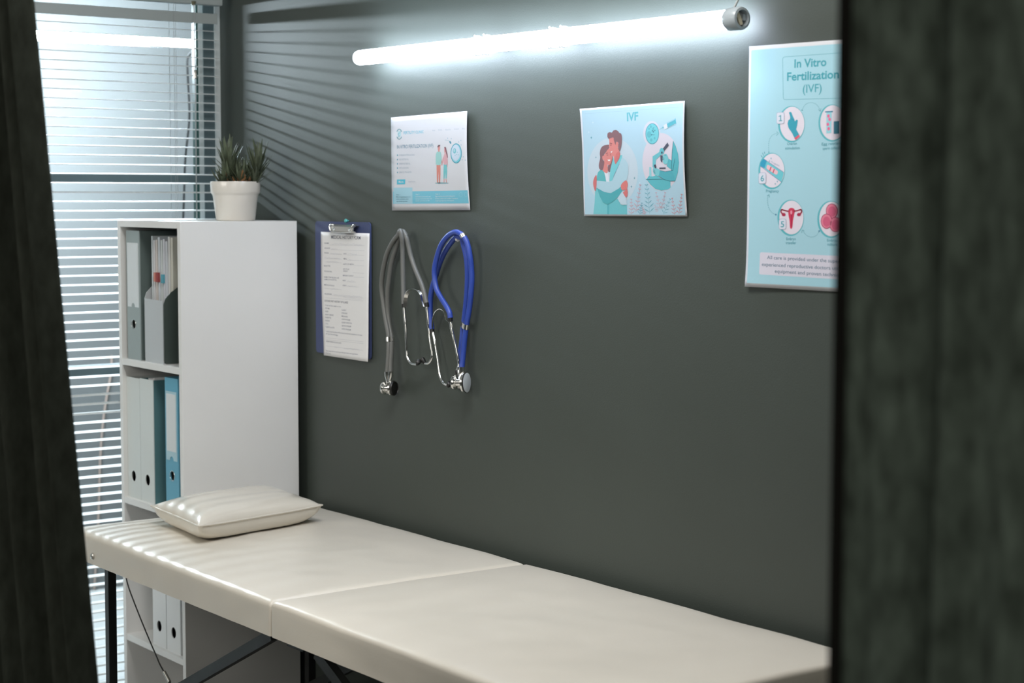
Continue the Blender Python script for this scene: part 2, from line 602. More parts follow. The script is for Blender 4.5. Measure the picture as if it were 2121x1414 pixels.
obj('cord', tube(catmull([(1.874, YL, 1.776), (1.872, -0.04, 1.788), (1.863, -0.015, 1.82), (1.852, -0.006, 1.88), (1.85, -0.005, 2.2), (1.85, -0.005, 2.6)], 6), 0.002, 8), M_CORD, lamp, 60)

# the same lamp on a stand in the corridor
lamp2, ax2, L2 = tube_lamp('tube_lamp', 'glowing white tube lamp seen through the blind beyond the window glass', (-1.36, -0.66, 1.959), (-1.36, 0.565, 1.965), 0.0145, M_TUBE2, (1, 0, 0))
bm = bmesh.new()
sweep(bm, [(-1.39, -0.42, 0.02), (-1.383, -0.42, 1.96)], 0.008, 12)
obj('stand_pole', bm, M_STEEL, lamp2, 40)
for k in range(3):
    q = 2 * PI * k / 3 + 0.4
    obj('stand_leg', tube([(-1.39, -0.42, 0.42), (-1.39 + 0.33 * math.cos(q), -0.42 + 0.33 * math.sin(q), 0.009)], 0.008, 10), M_STEEL, lamp2, 40)
obj('cord', tube(catmull([(-1.37, 0.56, 1.95), (-1.345, 0.515, 1.92), (-1.33, 0.505, 1.86), (-1.31, 0.50, 1.72), (-1.30, 0.478, 1.58), (-1.30, 0.468, 1.39), (-1.32, 0.45, 0.9), (-1.35, 0.40, 0.3), (-1.37, 0.3, 0.006), (-1.4, 0.0, 0.006)], 6), 0.0032, 8), mat('matt black cord', (0.01, 0.01, 0.01, 1), 1.0, spec=0.0), lamp2, 60)
for yy in (-0.28, -0.24):
    obj('clip', lathebm([(0.0150, -0.004), (0.0162, -0.003), (0.0162, 0.003), (0.0150, 0.004)], (-1.36, yy + 0.35, 1.962), (0, 1, 0), 24), M_CLIP, lamp2, 40)
o = obj('cable', tube(catmull([(-2.045, 0.535, 0.87), (-2.043, 0.530, 0.80), (-2.043, 0.505, 0.68), (-2.043, 0.485, 0.52), (-2.043, 0.47, 0.25), (-2.043, 0.45, 0.004)], 6), 0.004, 8), mat('pinkish cable', (0.55, 0.42, 0.36, 1), 0.6), None, 60)
tag(o, 'thin pinkish cable on the corridor wall behind the blind, left of the cabinet', 'cable')

# ------------------------------------------------------------------ cabinet
CX0, CX1, CY0, CY1, CZ = -0.025, 0.325, -0.337, -0.026, 1.397
cabinet = thing('shelf_cabinet', 'tall narrow white open shelf cabinet in the corner by the window', 'cabinet', (0.15, -0.18, 0))
TH = 0.016
bev(obj('side_panel', boxbm(CX0, CX0 + TH, CY0, CY1, 0, CZ), M_CAB, cabinet), 0.0008)
bev(obj('side_panel', boxbm(CX1 - TH, CX1, CY0, CY1, 0, CZ), M_CAB, cabinet), 0.0008)
bev(obj('top_panel', boxbm(CX0 + TH, CX1 - TH, CY0, CY1, CZ - TH, CZ), M_CAB, cabinet), 0.0008)
obj('back_panel', boxbm(CX0 + TH, CX1 - TH, CY1 - 0.005, CY1 - 0.001, 0.0, CZ - TH), M_CAB, cabinet)
SH = (1.054, 0.706, 0.357)
for zt in SH + (0.06,):
    bev(obj('shelf', boxbm(CX0 + TH, CX1 - TH, CY0 + 0.001, CY1 - 0.005, zt - TH, zt), M_CAB, cabinet), 0.0008)
obj('plinth', boxbm(CX0 + TH, CX1 - TH, CY0 + 0.02, CY0 + 0.034, 0, 0.06 - TH), M_CAB, cabinet)

YB = -0.326


def lever_binder(name, label, x0, x1, z0, h, mc, mside, msleeve, hz, lab, ring=True):
    t = thing(name, label, 'binder', ((x0 + x1) / 2, YB + 0.14, z0))
    wth = x1 - x0
    cx = (x0 + x1) / 2
    bm = bmesh.new()
    hole = ellipse2(cx, z0 + hz, 0.0115, 0.0115)
    plate_hole(bm, [(x0, z0), (x1, z0), (x1, z0 + h), (x0, z0 + h)], hole, (YB, YB + 0.0025))
    obj('spine', bm, mc, t)
    bm = bmesh.new()
    box(bm, x0, x0 + 0.0022, YB + 0.0025, YB + 0.275, z0, z0 + h)
    box(bm, x1 - 0.0022, x1, YB + 0.0025, YB + 0.275, z0, z0 + h)
    obj('cover', bm, mside, t)
    obj('paper_block', boxbm(x0 + 0.008, x1 - 0.012, YB + 0.045, YB + 0.26, z0 + 0.006, z0 + 0.302), M_PAPER, t)
    obj('inside', boxbm(x0 + 0.003, x1 - 0.003, YB + 0.006, YB + 0.008, z0 + 0.01, z0 + 0.30), M_HOLESHADE, t)  # near-black sheet, painted shade behind the finger hole
    rg = bmesh.new()
    rp = [(cx + 0.0122 * math.cos(2 * PI * k / 28), YB - 0.0005, z0 + hz + 0.0122 * math.sin(2 * PI * k / 28)) for k in range(29)]
    sweep(rg, rp, 0.0008, 8)
    obj('finger_ring', rg, M_CHROME, t, 60)
    la, lb = lab
    m = 0.006
    # sleeve with an arched notch at the bottom centre, card inside
    arch = [(cx + 0.010 * math.cos(q), lb + 0.010 * math.sin(q)) for q in [PI * k / 10 for k in range(11)]]
    loop = [(x0 + m, la), (x0 + m, lb)] + list(reversed(arch)) + [(x1 - m, lb), (x1 - m, la)]
    bm = bmesh.new()
    plate_hole(bm, loop, None, (YB - 0.0012, YB - 0.0001))
    sl = obj('label_sleeve', bm, msleeve, t)
    obj('label_card', boxbm(x0 + m + 0.004, x1 - m - 0.004, YB - 0.0018, YB - 0.0013, lb + 0.022, la - 0.006), M_LABEL, sl, label='blank pale label card')
    return t


lever_binder('lever_binder', 'grey lever arch binder with pale label on the top shelf, beside the file holder', 0.002, 0.077, SH[0], 0.318, M_ARCH, M_ARCHD, M_LABEL, 0.087, (1.342, 1.184))
lever_binder('lever_binder', 'sky blue lever arch binder with pale label on the middle shelf', 0.209, 0.279, SH[1], 0.318, M_BLUE, M_BLUE, M_BLUEL, 0.083, (0.992, 0.826))


def file_box(label, x0, x1, z0, h, mf, mside, hx, hz, fill):
    t = thing('file_box', label, 'box', ((x0 + x1) / 2, YB + 0.14, z0), 'white file boxes with finger holes')
    cx = (x0 + x1) / 2
    bm = bmesh.new()
    plate_hole(bm, [(x0, z0), (x1, z0), (x1, z0 + h), (x0, z0 + h)], ellipse2(cx + hx, z0 + hz, 0.0125, 0.0135), (YB, YB + 0.002))
    obj('front_panel', bm, mf, t)
    bm = bmesh.new()
    for xa in (x0, x1 - 0.002):
        loop = [(YB + 0.002, z0), (YB + 0.25, z0), (YB + 0.25, z0 + h), (YB + 0.002, z0 + h)]
        A = [bm.verts.new((xa, y, z)) for y, z in loop]
        B = [bm.verts.new((xa + 0.002, y, z)) for y, z in loop]
        bm.faces.new(A)
        bm.faces.new(B)
        for k in range(4):
            bm.faces.new((A[k], A[(k + 1) % 4], B[(k + 1) % 4], B[k]))
    box(bm, x0 + 0.002, x1 - 0.002, YB + 0.002, YB + 0.25, z0, z0 + 0.002)
    box(bm, x0 + 0.002, x1 - 0.002, YB + 0.248, YB + 0.25, z0 + 0.002, z0 + h)
    obj('side_panels', bm, mside, t)
    obj('inside', boxbm(x0 + 0.0025, x1 - 0.0025, YB + 0.014, YB + 0.015, z0 + 0.004, z0 + h - 0.02), M_HOLESHADE, t)  # near-black sheet that paints the box interior as shaded
    if fill:
        random.seed(int(x0 * 1000) + 7)
        bm = bmesh.new()
        xx = x0 + 0.005
        while xx < x1 - 0.008:
            ww = random.uniform(0.003, 0.009)
            hh = random.uniform(-0.012, 0.004)
            box(bm, xx, min(xx + ww, x1 - 0.004), YB + 0.018, YB + 0.22, z0 + 0.004, z0 + h + hh)
            xx += ww + 0.001
        obj('paper_block', bm, M_PAPER, t)
    else:
        obj('paper_block', boxbm(cx + 0.001, x1 - 0.006, YB + 0.005, YB + 0.0135, z0 + 0.004, z0 + h - 0.02), M_PAPER, t)
    return t


file_box('white file box with half covered finger hole, leftmost on the middle shelf', -0.0085, 0.0665, SH[1], 0.302, M_BOX, M_BOX, -0.004, 0.055, False)
file_box('white file box with teal side, middle shelf, between its twin and the blue binder', 0.0680, 0.143, SH[1], 0.304, M_BOX, M_BOXS, 0.0, 0.055, True)
file_box('bright white file box on the third shelf under the bed, next to the empty space', 0.124, 0.1985, SH[2], 0.303, M_BOXW, M_BOXW, -0.002, 0.050, False)
file_box('bright white file box on the third shelf, against the cabinet side panel', 0.2015, 0.276, SH[2], 0.303, M_BOXW, M_BOXW, 0.0, 0.049, True)

# file holder with papers
fh = thing('file_holder', 'grey open file holder with sloped sides on the top shelf, full of papers', 'file holder', (0.19, -0.2, SH[0]))
x0, x1, z0 = 0.100, 0.282, SH[0]
bm = bmesh.new()
plate_hole(bm, [(x0 + 0.003, z0), (0.203, z0), (0.203, z0 + 0.152), (x0 + 0.003, z0 + 0.154)], None, (YB, YB + 0.0025))
obj('front_panel', bm, M_MAGF, fh)


def side_plate(bm, xa, xb, zf):
    loop = [(YB + 0.001, z0 + 0.008), (YB + 0.006, z0 + 0.001), (YB + 0.25, z0 + 0.001), (YB + 0.25, z0 + 0.29), (YB + 0.2, z0 + 0.29), (YB + 0.02, zf + 0.02), (YB + 0.006, zf + 0.006), (YB + 0.001, zf - 0.008)]
    A = [bm.verts.new((xa, y, z)) for y, z in loop]
    B = [bm.verts.new((xb, y, z)) for y, z in loop]
    bm.faces.new(A)
    bm.faces.new(B)
    for k in range(len(loop)):
        k2 = (k + 1) % len(loop)
        bm.faces.new((A[k], A[k2], B[k2], B[k]))


bm = bmesh.new()
side_plate(bm, 0.205, 0.2075, z0 + 0.152)
obj('side_panel', bm, M_MAGS, fh, label='dark grey sloped side')
bm = bmesh.new()
side_plate(bm, x0, x0 + 0.0025, z0 + 0.162)
obj('side_panel', bm, M_MAGF, fh)
bm = bmesh.new()
box(bm, x0 + 0.003, 0.204, YB + 0.003, YB + 0.25, z0, z0 + 0.002)
box(bm, x0 + 0.003, 0.204, YB + 0.247, YB + 0.25, z0 + 0.002, z0 + 0.28)
obj('base', bm, M_MAGF, fh)
random.seed(3)
docs = [(0.112, 0.118, 0.306, (0.60, 0.64, 0.66)), (0.119, 0.127, 0.296, (0.66, 0.66, 0.68)), (0.128, 0.137, 0.297, (0.62, 0.57, 0.54)), (0.138, 0.149, 0.303, (0.58, 0.62, 0.66)),
        (0.150, 0.158, 0.297, (0.62, 0.66, 0.66)), (0.159, 0.168, 0.299, (0.64, 0.65, 0.70)), (0.169, 0.180, 0.294, (0.60, 0.62, 0.66)), (0.181, 0.190, 0.305, (0.66, 0.66, 0.64)), (0.191, 0.2025, 0.303, (0.62, 0.60, 0.52))]
doc_lab = ['pale clear folder at the far left of the file holder', 'white paper stack second from the left in the file holder', 'pinkish beige paper stack in the file holder', 'bluish clear folder with dark red tab in the file holder',
           'pale teal folder in the middle of the file holder', 'white folder with small teal tab in the file holder', 'pale lilac folder right of the teal tab in the file holder', 'off white folder near the right of the file holder', 'beige folder at the far right of the file holder']
for k, (a, b, h, cc) in enumerate(docs):
    nm = 'document_folder'
    yf = YB + 0.016 + 0.0016 * k
    o = obj(nm, boxbm(a, b, yf, YB + 0.236, z0 + 0.003, z0 + h), mat('folder %d' % k, cc + (1,), 0.35), None)
    tag(o, doc_lab[k], 'folder', 'folders in the file holder')
    if k == 3:
        obj('tab', boxbm(a + 0.001, b - 0.001, yf - 0.007, yf, z0 + 0.195, z0 + 0.218), mat('dark red tab', (0.32, 0.06, 0.06, 1), 0.5), o, label='dark red index tab')
    if k == 2:
        obj('tab', boxbm(a + 0.002, b + 0.0005, yf - 0.007, yf, z0 + 0.196, z0 + 0.218), mat('salmon tab', (0.62, 0.25, 0.2, 1), 0.5), o, label='salmon index tab')
    if k == 5:
        obj('tab', boxbm(a + 0.001, b, yf - 0.007, yf, z0 + 0.193, z0 + 0.214), mat('teal tab', (0.10, 0.36, 0.46, 1), 0.5), o, label='teal index tab')
o = obj('document_folder', boxbm(0.104, 0.109, YB + 0.012, YB + 0.23, z0 + 0.003, z0 + 0.15), mat('grey blue folder', (0.30, 0.36, 0.46, 1), 0.5), None)
tag(o, 'low grey blue folder with orange tab at the left edge of the file holder', 'folder', 'folders in the file holder')
obj('tab', boxbm(0.1035, 0.1095, YB + 0.008, YB + 0.012, z0 + 0.125, z0 + 0.149), mat('orange tab', (0.70, 0.40, 0.18, 1), 0.5), o, label='orange index tab')

# ------------------------------------------------------------------ potted succulent
PX, PY = 0.209, -0.131
pot = thing('potted_succulent', 'spiky green succulent in a white ceramic pot on top of the cabinet', 'plant', (PX, PY, CZ))
k = 0.98
obj('pot', lathebm([(0, 0), (0.045 * k, 0), (0.0485 * k, 0.003), (0.0560 * k, 0.060), (0.0575 * k, 0.064), (0.0602 * k, 0.067), (0.0615 * k, 0.072), (0.0622 * k, 0.092), (0.0612 * k, 0.0955), (0.0585 * k, 0.0955), (0.057 * k, 0.091), (0.056 * k, 0.082), (0, 0.082)], (PX, PY, CZ), n=56), M_POT, pot, 50)
obj('soil', lathebm([(0, 0.088), (0.03, 0.0875), (0.0553, 0.085), (0.0553, 0.0825), (0, 0.0825)], (PX, PY, CZ), n=30), M_SOIL, pot, 60)


def leaf(bm, base, yaw, tilt, length, width, curl, n=7):
    d0 = Vector((math.cos(yaw) * math.sin(tilt), math.sin(yaw) * math.sin(tilt), math.cos(tilt)))
    side = Vector((-math.sin(yaw), math.cos(yaw), 0))
    P = Vector(base)
    t = tilt
    rings = []
    for i in range(n + 1):
        s = i / n
        wd = width * (0.75 + 0.5 * s) * (1 - s) ** 0.75 if s > 0 else width * 0.75
        wd = max(wd, 0.0003)
        d = Vector((math.cos(yaw) * math.sin(t), math.sin(yaw) * math.sin(t), math.cos(t)))
        nrm = side.cross(d)
        th = wd * 0.38
        rings.append([bm.verts.new(P + side * wd), bm.verts.new(P + nrm * th * 0.2), bm.verts.new(P - side * wd), bm.verts.new(P - nrm * th)])
        P = P + d * (length / n)
        t += curl / n
    for A, B in zip(rings[:-1], rings[1:]):
        for q in range(4):
            bm.faces.new((A[q], A[(q + 1) % 4], B[(q + 1) % 4], B[q]))
    bm.faces.new(rings[-1])
    bm.faces.new(rings[0])


random.seed(11)
bm = bmesh.new()
bd = bmesh.new()
# rosettes: (offset along camera-right, offset depth, stem height, scale)
RV = Vector((rgt.x, rgt.y, 0))
DV = Vector((fwd.x, fwd.y, 0)).normalized()
for (sx, sd, hh, sc, nl, lean) in ((-0.010, 0.0, 0.068, 1.12, 62, -0.10), (0.040, 0.004, 0.058, 1.10, 60, 0.34), (0.016, -0.020, 0.022, 0.95, 34, 0.1), (-0.028, -0.010, 0.010, 0.85, 24, -0.25), (0.048, -0.012, 0.010, 0.85, 24, 0.3)):
    b0 = Vector((PX, PY, CZ + 0.086)) + RV * sx + DV * sd
    for i in range(nl):
        f = i / nl
        q = i * 2.39996 + random.uniform(-0.3, 0.3)
        base = b0 + Vector((0, 0, hh * (0.05 + 0.95 * f))) + RV * (lean * hh * f) + Vector((math.cos(q), math.sin(q), 0)) * 0.004
        tilt = (0.95 - 0.72 * f) + random.uniform(-0.12, 0.12)
        leaf(bm, base, q, tilt, sc * random.uniform(0.046, 0.064) * (1.0 - 0.10 * f), 0.0050 * sc, -0.35 + random.uniform(-0.25, 0.55))
for (sx, sd, tl, q, ln, wd) in ((-0.012, -0.028, 0.15, 4.0, 0.036, 0.004), (0.026, -0.030, 0.35, 5.6, 0.042, 0.0105), (0.006, -0.034, 0.5, 5.2, 0.026, 0.006), (0.036, -0.024, 0.9, 5.9, 0.040, 0.006), (0.016, -0.032, 0.8, 5.5, 0.03, 0.005)):
    leaf(bd, Vector((PX, PY, CZ + 0.086)) + RV * sx + DV * sd, q, tl, ln, wd, 0.2)
obj('leaves', bm, M_LEAF, pot, 60)
obj('dry_leaves', bd, M_DRY, pot, 60, 'dry brown leaves at the foot of the plant')

# ------------------------------------------------------------------ treatment bed
bed = thing('treatment_bed', 'cream vinyl folding treatment bed with black steel legs along the dark wall', 'bed', (1.264, -0.325, 0))
ZT, TM = 0.717, 0.072
TY0, TY1 = -0.622, -0.030
TX0, TXS, TX1 = 0.343, 1.264, 2.185


def puff(xa, xb):
    def fn(p):
        if p.z > ZT - 0.03:
            u = (p.x - xa) / (xb - xa) * 2 - 1
            v = (p.y - TY0) / (TY1 - TY0) * 2 - 1
            c = max(0.0, 1 - u ** 6) * max(0.0, 1 - v ** 6)
            h = 0.007 * c + 0.0022 * mnoise.noise(Vector((p.x * 5.0, p.y * 6.0, 1.3))) + 0.001 * mnoise.noise(Vector((p.x * 16, p.y * 16, 4.0))) * (0.4 + c)
            p = p + Vector((0, 0, (h - 0.005) * min(1, (p.z - ZT + 0.03) / 0.03)))
        else:
            b = 0.0016 * mnoise.noise(Vector((p.x * 9, 2.0, p.z * 20)))
            if p.y < TY0 + 0.03:
                p = p + Vector((0, b, 0))
        return p
    return fn


bm = bmesh.new()
rbox(bm, TX0, TXS - 0.0015, TY0, TY1, ZT - TM, ZT, 0.015, 60, 40, 4, puff(TX0, TXS))
obj('cushion', bm, M_VINYL, bed, 50)
bm = bmesh.new()
rbox(bm, TXS + 0.0015, TX1, TY0, TY1, ZT - TM, ZT, 0.012, 60, 40, 4, puff(TXS, TX1))
obj('cushion', bm, M_VINYL, bed, 50)
for y in (TY0 + 0.05, TY1 - 0.07):
    obj('frame_rail', boxbm(TX0 + 0.03, TXS - 0.01, y, y + 0.02, ZT - TM - 0.012, ZT - TM), M_STEEL, bed)
    obj('frame_rail', boxbm(TXS + 0.01, TX1 - 0.03, y, y + 0.02, ZT - TM - 0.012, ZT - TM), M_STEEL, bed)


def bar(pa, pb, a, b):
    bm = bmesh.new()
    sweep(bm, [pa, pb], 0, prof=[(-a, -b), (a, -b), (a, b), (-a, b)], ref=(0, 1, 0))
    return bm


zb = ZT - TM
for (xa, xb, yy) in ((0.462, 0.456, TY0 + 0.038), (0.470, 0.464, TY1 - 0.05), (2.066, 2.072, TY0 + 0.038), (2.06, 2.066, TY1 - 0.05)):
    lg = obj('leg', bar((xa, yy, zb - 0.002), (xb, yy, 0.012), 0.0095, 0.0095), M_STEEL, bed)
    obj('foot_cap', boxbm(xb - 0.012, xb + 0.012, yy - 0.012, yy + 0.012, 0, 0.03), M_BLACK, lg)
for x in (0.460, 2.068):
    obj('crossbar', bar((x, TY0 + 0.038, 0.16), (x, TY1 - 0.05, 0.16), 0.008, 0.008) if False else boxbm(x - 0.008, x + 0.008, TY0 + 0.045, TY1 - 0.057, 0.15, 0.166), M_STEEL, bed)
for yy in (TY0 + 0.052, TY1 - 0.062):
    obj('brace', bar((1.18, yy, zb - 0.020), (0.468, yy, 0.280), 0.011, 0.008), M_STEEL, bed)
    obj('brace', bar((1.348, yy, zb - 0.020), (2.06, yy, 0.280), 0.011, 0.008), M_STEEL, bed)
    obj('hinge', boxbm(1.235, 1.293, yy - 0.002, yy + 0.012, zb - 0.03, zb - 0.001), M_STEEL, bed)
for s in (-1, 1):
    yy = -0.50
    xe = 1.264 + s * 0.91
    cb = obj('cable', tube(catmull([(1.264 + s * 0.955 * 0 + s * 0.905, yy, zb - 0.001), (1.264 + s * 0.907, yy, 0.585), (1.264 + s * 0.857, yy, 0.526), (1.264 + s * 0.756, yy, 0.436), (1.264 + s * 0.70, yy, 0.397), (1.264 + s * 0.45, yy, 0.26), (1.264 + s * 0.1, yy, 0.19), (1.264, yy, 0.187)], 6), 0.0016, 8), M_STEEL, bed, 60)
    obj('crimp', tube([(1.264 + s * 0.712, yy, 0.405), (1.264 + s * 0.686, yy, 0.388)], 0.004, 10), M_NICKEL, cb, 40)
obj('bolt', lathebm([(0.0075, 0), (0.0075, 0.002), (0.005, 0.0045), (0, 0.005)], (0.457, TY0 - 0.0005, 0.664), (0, -1, 0), 20), M_NICKEL, bed, 40)
obj('bolt', lathebm([(0.005, 0), (0.005, 0.012), (0, 0.012)], (1.30, -0.58, zb), (0, 0, -1), 12), M_STEEL, bed, 40)

# ------------------------------------------------------------------ pillow
pc = [Vector((0.445, -0.476, 0)), Vector((0.735, -0.503, 0)), Vector((0.662, -0.158, 0)), Vector((0.378, -0.135, 0))]
pil = thing('pillow', 'flat glossy cream vinyl pillow lying on the left end of the bed', 'pillow', (0.55, -0.32, ZT))
N = 44


def psheet(s, t, top):
    a, b = 2 * s - 1, 2 * t - 1
    p = pc[0].lerp(pc[1], s).lerp(pc[3].lerp(pc[2], s), t)
    cen = (pc[0] + pc[2]) / 2
    # edges pulled in between pointed corners
    pin = 0.055 * ((1 - a * a) * abs(b) ** 3)
    pin2 = 0.055 * ((1 - b * b) * abs(a) ** 3)
    ex = (pc[1] - pc[0])
    ey = (pc[3] - pc[0])
    p = p - ey * 0.5 * pin * (1 if b > 0 else -1) - ex * 0.5 * pin2 * (1 if a > 0 else -1)
    e = (max(0.0, 1 - abs(a) ** 4.5)) ** 0.6 * (max(0.0, 1 - abs(b) ** 4.5)) ** 0.6
    zs = ZT + 0.039 + 0.004 * (abs(a) * abs(b)) ** 3
    if top:
        wr = 0.0030 * mnoise.noise(Vector((s * 6, t * 3, 0.7))) * e + 0.0035 * math.sin(a * 14 + b * 3) * max(0, abs(b) - 0.5) * e
        z = zs + 0.029 * e + wr
    else:
        z = max(zs - 0.046 * e ** 0.6, ZT + 0.0045)
    return (p.x, p.y, z)


bm = bmesh.new()
G = {}
for top in (0, 1):
    for i in range(N + 1):
        for j in range(N + 1):
            edge = i in (0, N) or j in (0, N)
            if top and edge:
                G[(top, i, j)] = G[(0, i, j)]
            else:
                si, tj = i / N, j / N
                si = 0.5 - 0.5 * math.cos(PI * si) if False else si
                G[(top, i, j)] = bm.verts.new(psheet(si, tj, top or edge and False))
for top in (0, 1):
    for i in range(N):
        for j in range(N):
            bm.faces.new((G[(top, i, j)], G[(top, i + 1, j)], G[(top, i + 1, j + 1)], G[(top, i, j + 1)]))
obj('pillow_cover', bm, M_VINYLP, pil, 70)
rim = [psheet(i / N, 0, 0) for i in range(N)] + [psheet(1, j / N, 0) for j in range(N)] + [psheet(1 - i / N, 1, 0) for i in range(N)] + [psheet(0, 1 - j / N, 0) for j in range(N + 1)]
bm = bmesh.new()
sweep(bm, rim, 0.0022, 8)
obj('piping', bm, M_VINYLP, pil, 60)


# ------------------------------------------------------------------ printed papers
class Art:
    """printed sheet: px corners of the sheet in its drawing, matching world corners on the wall, y offset function"""

    def __init__(self, src, world, frac, yfn, k=1.0):
        A = []
        for (x, y), (s, t) in zip(src, frac):
            A.append([x, y, 1, 0, 0, 0, -s * x, -s * y, -s])
            A.append([0, 0, 0, x, y, 1, -t * x, -t * y, -t])
        self.Hm = np.linalg.svd(np.array(A, float))[2][-1].reshape(3, 3)
        self.world = [Vector(p) for p in world]
        self.W = (self.world[1] - self.world[0]).length
        self.H = (self.world[3] - self.world[0]).length
        self.yfn = yfn
        self.parts = {}
        self.frame_ = (0, 0, 1)
        self.lay = 1
        self.k = k

    def frame(self, ox, oy, s):
        self.frame_ = (ox, oy, s)

    def st(self, p):
        ox, oy, sc = self.frame_
        q = self.Hm @ np.array([ox + p[0] / sc, oy + p[1] / sc, 1.0])
        return (q[0] / q[2], q[1] / q[2])

    def pos(self, s, t, lay):
        a = self.world[0].lerp(self.world[1], s)
        b = self.world[3].lerp(self.world[2], s)
        p = a.lerp(b, t)
        return Vector((p[0], self.yfn(s, t) - 0.00007 * lay, p[1]))

    def part(self, name):
        if name not in self.parts:
            self.parts[name] = (bmesh.new(), [])
        return self.parts[name]

    def raw(self, part, colr, loops, faces=None):
        """loops: polygon in (s, t)"""
        bm, ms = self.part(part)
        if colr not in ms:
            ms.append(colr)
        mi = ms.index(colr)
        lay = self.lay
        vs = [Vector((s, t, 0)) for s, t in loops]
        if faces is None:
            tris = tessellate_polygon([vs])
        else:
            tris = faces
        bv = [bm.verts.new((v.x, v.y, lay)) for v in vs]
        for tr in tris:
            try:
                f = bm.faces.new([bv[i] for i in tr])
                f.material_index = mi
            except ValueError:
                pass

    def poly(self, part, colr, pts, smooth=False, lay=None):
        if lay is not None:
            self.lay = lay
        if smooth:
            pts = [(v.x, v.y) for v in catmull([(p[0], p[1], 0) for p in pts], 5, True)]
        self.raw(part, colr, [self.st(p) for p in pts])

    def ell(self, part, colr, cx, cy, rx, ry, lay=None, n=36, rot=0.0):
        if lay is not None:
            self.lay = lay
        c, s = math.cos(rot), math.sin(rot)
        pts = []
        for k in range(n):
            x, y = rx * math.cos(2 * PI * k / n), ry * math.sin(2 * PI * k / n)
            pts.append((cx + x * c - y * s, cy + x * s + y * c))
        self.raw(part, colr, [self.st(p) for p in pts])

    def stroke(self, part, colr, pts, w_, lay=None, smooth=False, dash=None):
        if lay is not None:
            self.lay = lay
        P = [Vector((p[0], p[1], 0)) for p in pts]
        if smooth:
            P = catmull(P, 6)
        for i in range(len(P) - 1):
            if dash and (i % dash):
                continue
            a, b = P[i], P[i + 1]
            d = (b - a)
            if d.length < 1e-6:
                continue
            d.normalize()
            n = Vector((-d.y, d.x, 0)) * (w_ / 2)
            e = d * (w_ * 0.3 if not dash else 0)
            q = [a - e + n, b + e + n, b + e - n, a - e - n]
            self.raw(part, colr, [self.st((v.x, v.y)) for v in q], [(0, 1, 2, 3)])

    def rq(self, part, colr, c4, r, lay=None):
        if lay is not None:
            self.lay = lay
        out = []
        for i in range(4):
            p, a, b = Vector((*c4[i], 0)), Vector((*c4[i - 1], 0)), Vector((*c4[(i + 1) % 4], 0))
            pa = p + (a - p).normalized() * r
            pb = p + (b - p).normalized() * r
            for k in range(5):
                t = k / 4
                v = pa * (1 - t) ** 2 + p * 2 * t * (1 - t) + pb * t * t
                out.append((v.x, v.y))
        self.raw(part, colr, [self.st(p) for p in out])

    def rqline(self, part, colr, c4, r, w_, lay=None):
        if lay is not None:
            self.lay = lay
        out = []
        for i in range(4):
            p, a, b = Vector((*c4[i], 0)), Vector((*c4[i - 1], 0)), Vector((*c4[(i + 1) % 4], 0))
            pa = p + (a - p).normalized() * r
            pb = p + (b - p).normalized() * r
            for k in range(5):
                t = k / 4
                v = pa * (1 - t) ** 2 + p * 2 * t * (1 - t) + pb * t * t
                out.append((v.x, v.y))
        out.append(out[0])
        self.stroke(part, colr, out, w_)

    def text(self, part, colr, s, A, B, cap, lay=None, bold=0.0):
        """text whose baseline runs from px A to px B, cap height in px"""
        if lay is not None:
            self.lay = lay
        cu = bpy.data.curves.new('t', 'FONT')
        cu.body = s
        cu.offset = bold
        cu.resolution_u = 3
        to = bpy.data.objects.new('t', cu)
        COL.objects.link(to)
        dg = bpy.context.evaluated_depsgraph_get()
        me = to.evaluated_get(dg).to_mesh()
        xs = [v.co.x for v in me.vertices]
        if xs:
            xa, xb = min(xs), max(xs)
            a = Vector((*self.st(A), 0))
            b = Vector((*self.st(B), 0))
            tcap = self.st((A[0], A[1]))[1] - self.st((A[0], A[1] - cap))[1]
            pts = []
            for v in me.vertices:
                f = (v.co.x - xa) / max(xb - xa, 1e-6)
                q = a.lerp(b, f)
                pts.append((q.x, q.y - v.co.y / 0.69 * tcap))
            self.raw(part, colr, pts, [tuple(p.vertices) for p in me.polygons])
        to.to_mesh_clear() if hasattr(to, 'to_mesh_clear') else None
        bpy.data.objects.remove(to)
        bpy.data.curves.remove(cu)

    def sheet(self, name, m, thick=0.0003, nx=20, ny=20):
        bm = bmesh.new()
        vs = [[bm.verts.new(self.pos(i / nx, j / ny, 0)) for j in range(ny + 1)] for i in range(nx + 1)]
        for i in range(nx):
            for j in range(ny):
                bm.faces.new((vs[i][j], vs[i][j + 1], vs[i + 1][j + 1], vs[i + 1][j]))
        o = obj(name, bm, m, None, smooth='keep')
        for p in o.data.polygons:
            p.use_smooth = True
        md = o.modifiers.new('thick', 'SOLIDIFY')
        md.thickness = thick
        md.offset = -1.0
        return o

    def finish(self, sheet, cuts=20):
        for name, (bm, cols) in self.parts.items():
            for k in range(1, cuts):
                for ax_ in ((1, 0, 0), (0, 1, 0)):
                    g = bm.verts[:] + bm.edges[:] + bm.faces[:]
                    bmesh.ops.bisect_plane(bm, geom=g, plane_co=Vector(ax_) * (k / cuts), plane_no=ax_, dist=1e-7)
            for v in bm.verts:
                v.co = self.pos(v.co.x, v.co.y, v.co.z)
            for f in bm.faces:
                f.normal_update()
                if f.normal.y > 0:
                    f.normal_flip()
            ms = [mat('print %d %d %d' % c, rgb(*c, self.k), 0.5, spec=0.3) for c in cols]
            obj(name, bm, ms, sheet, smooth='keep')


FR4 = [(0, 0), (1, 0), (1, 1), (0, 1)]
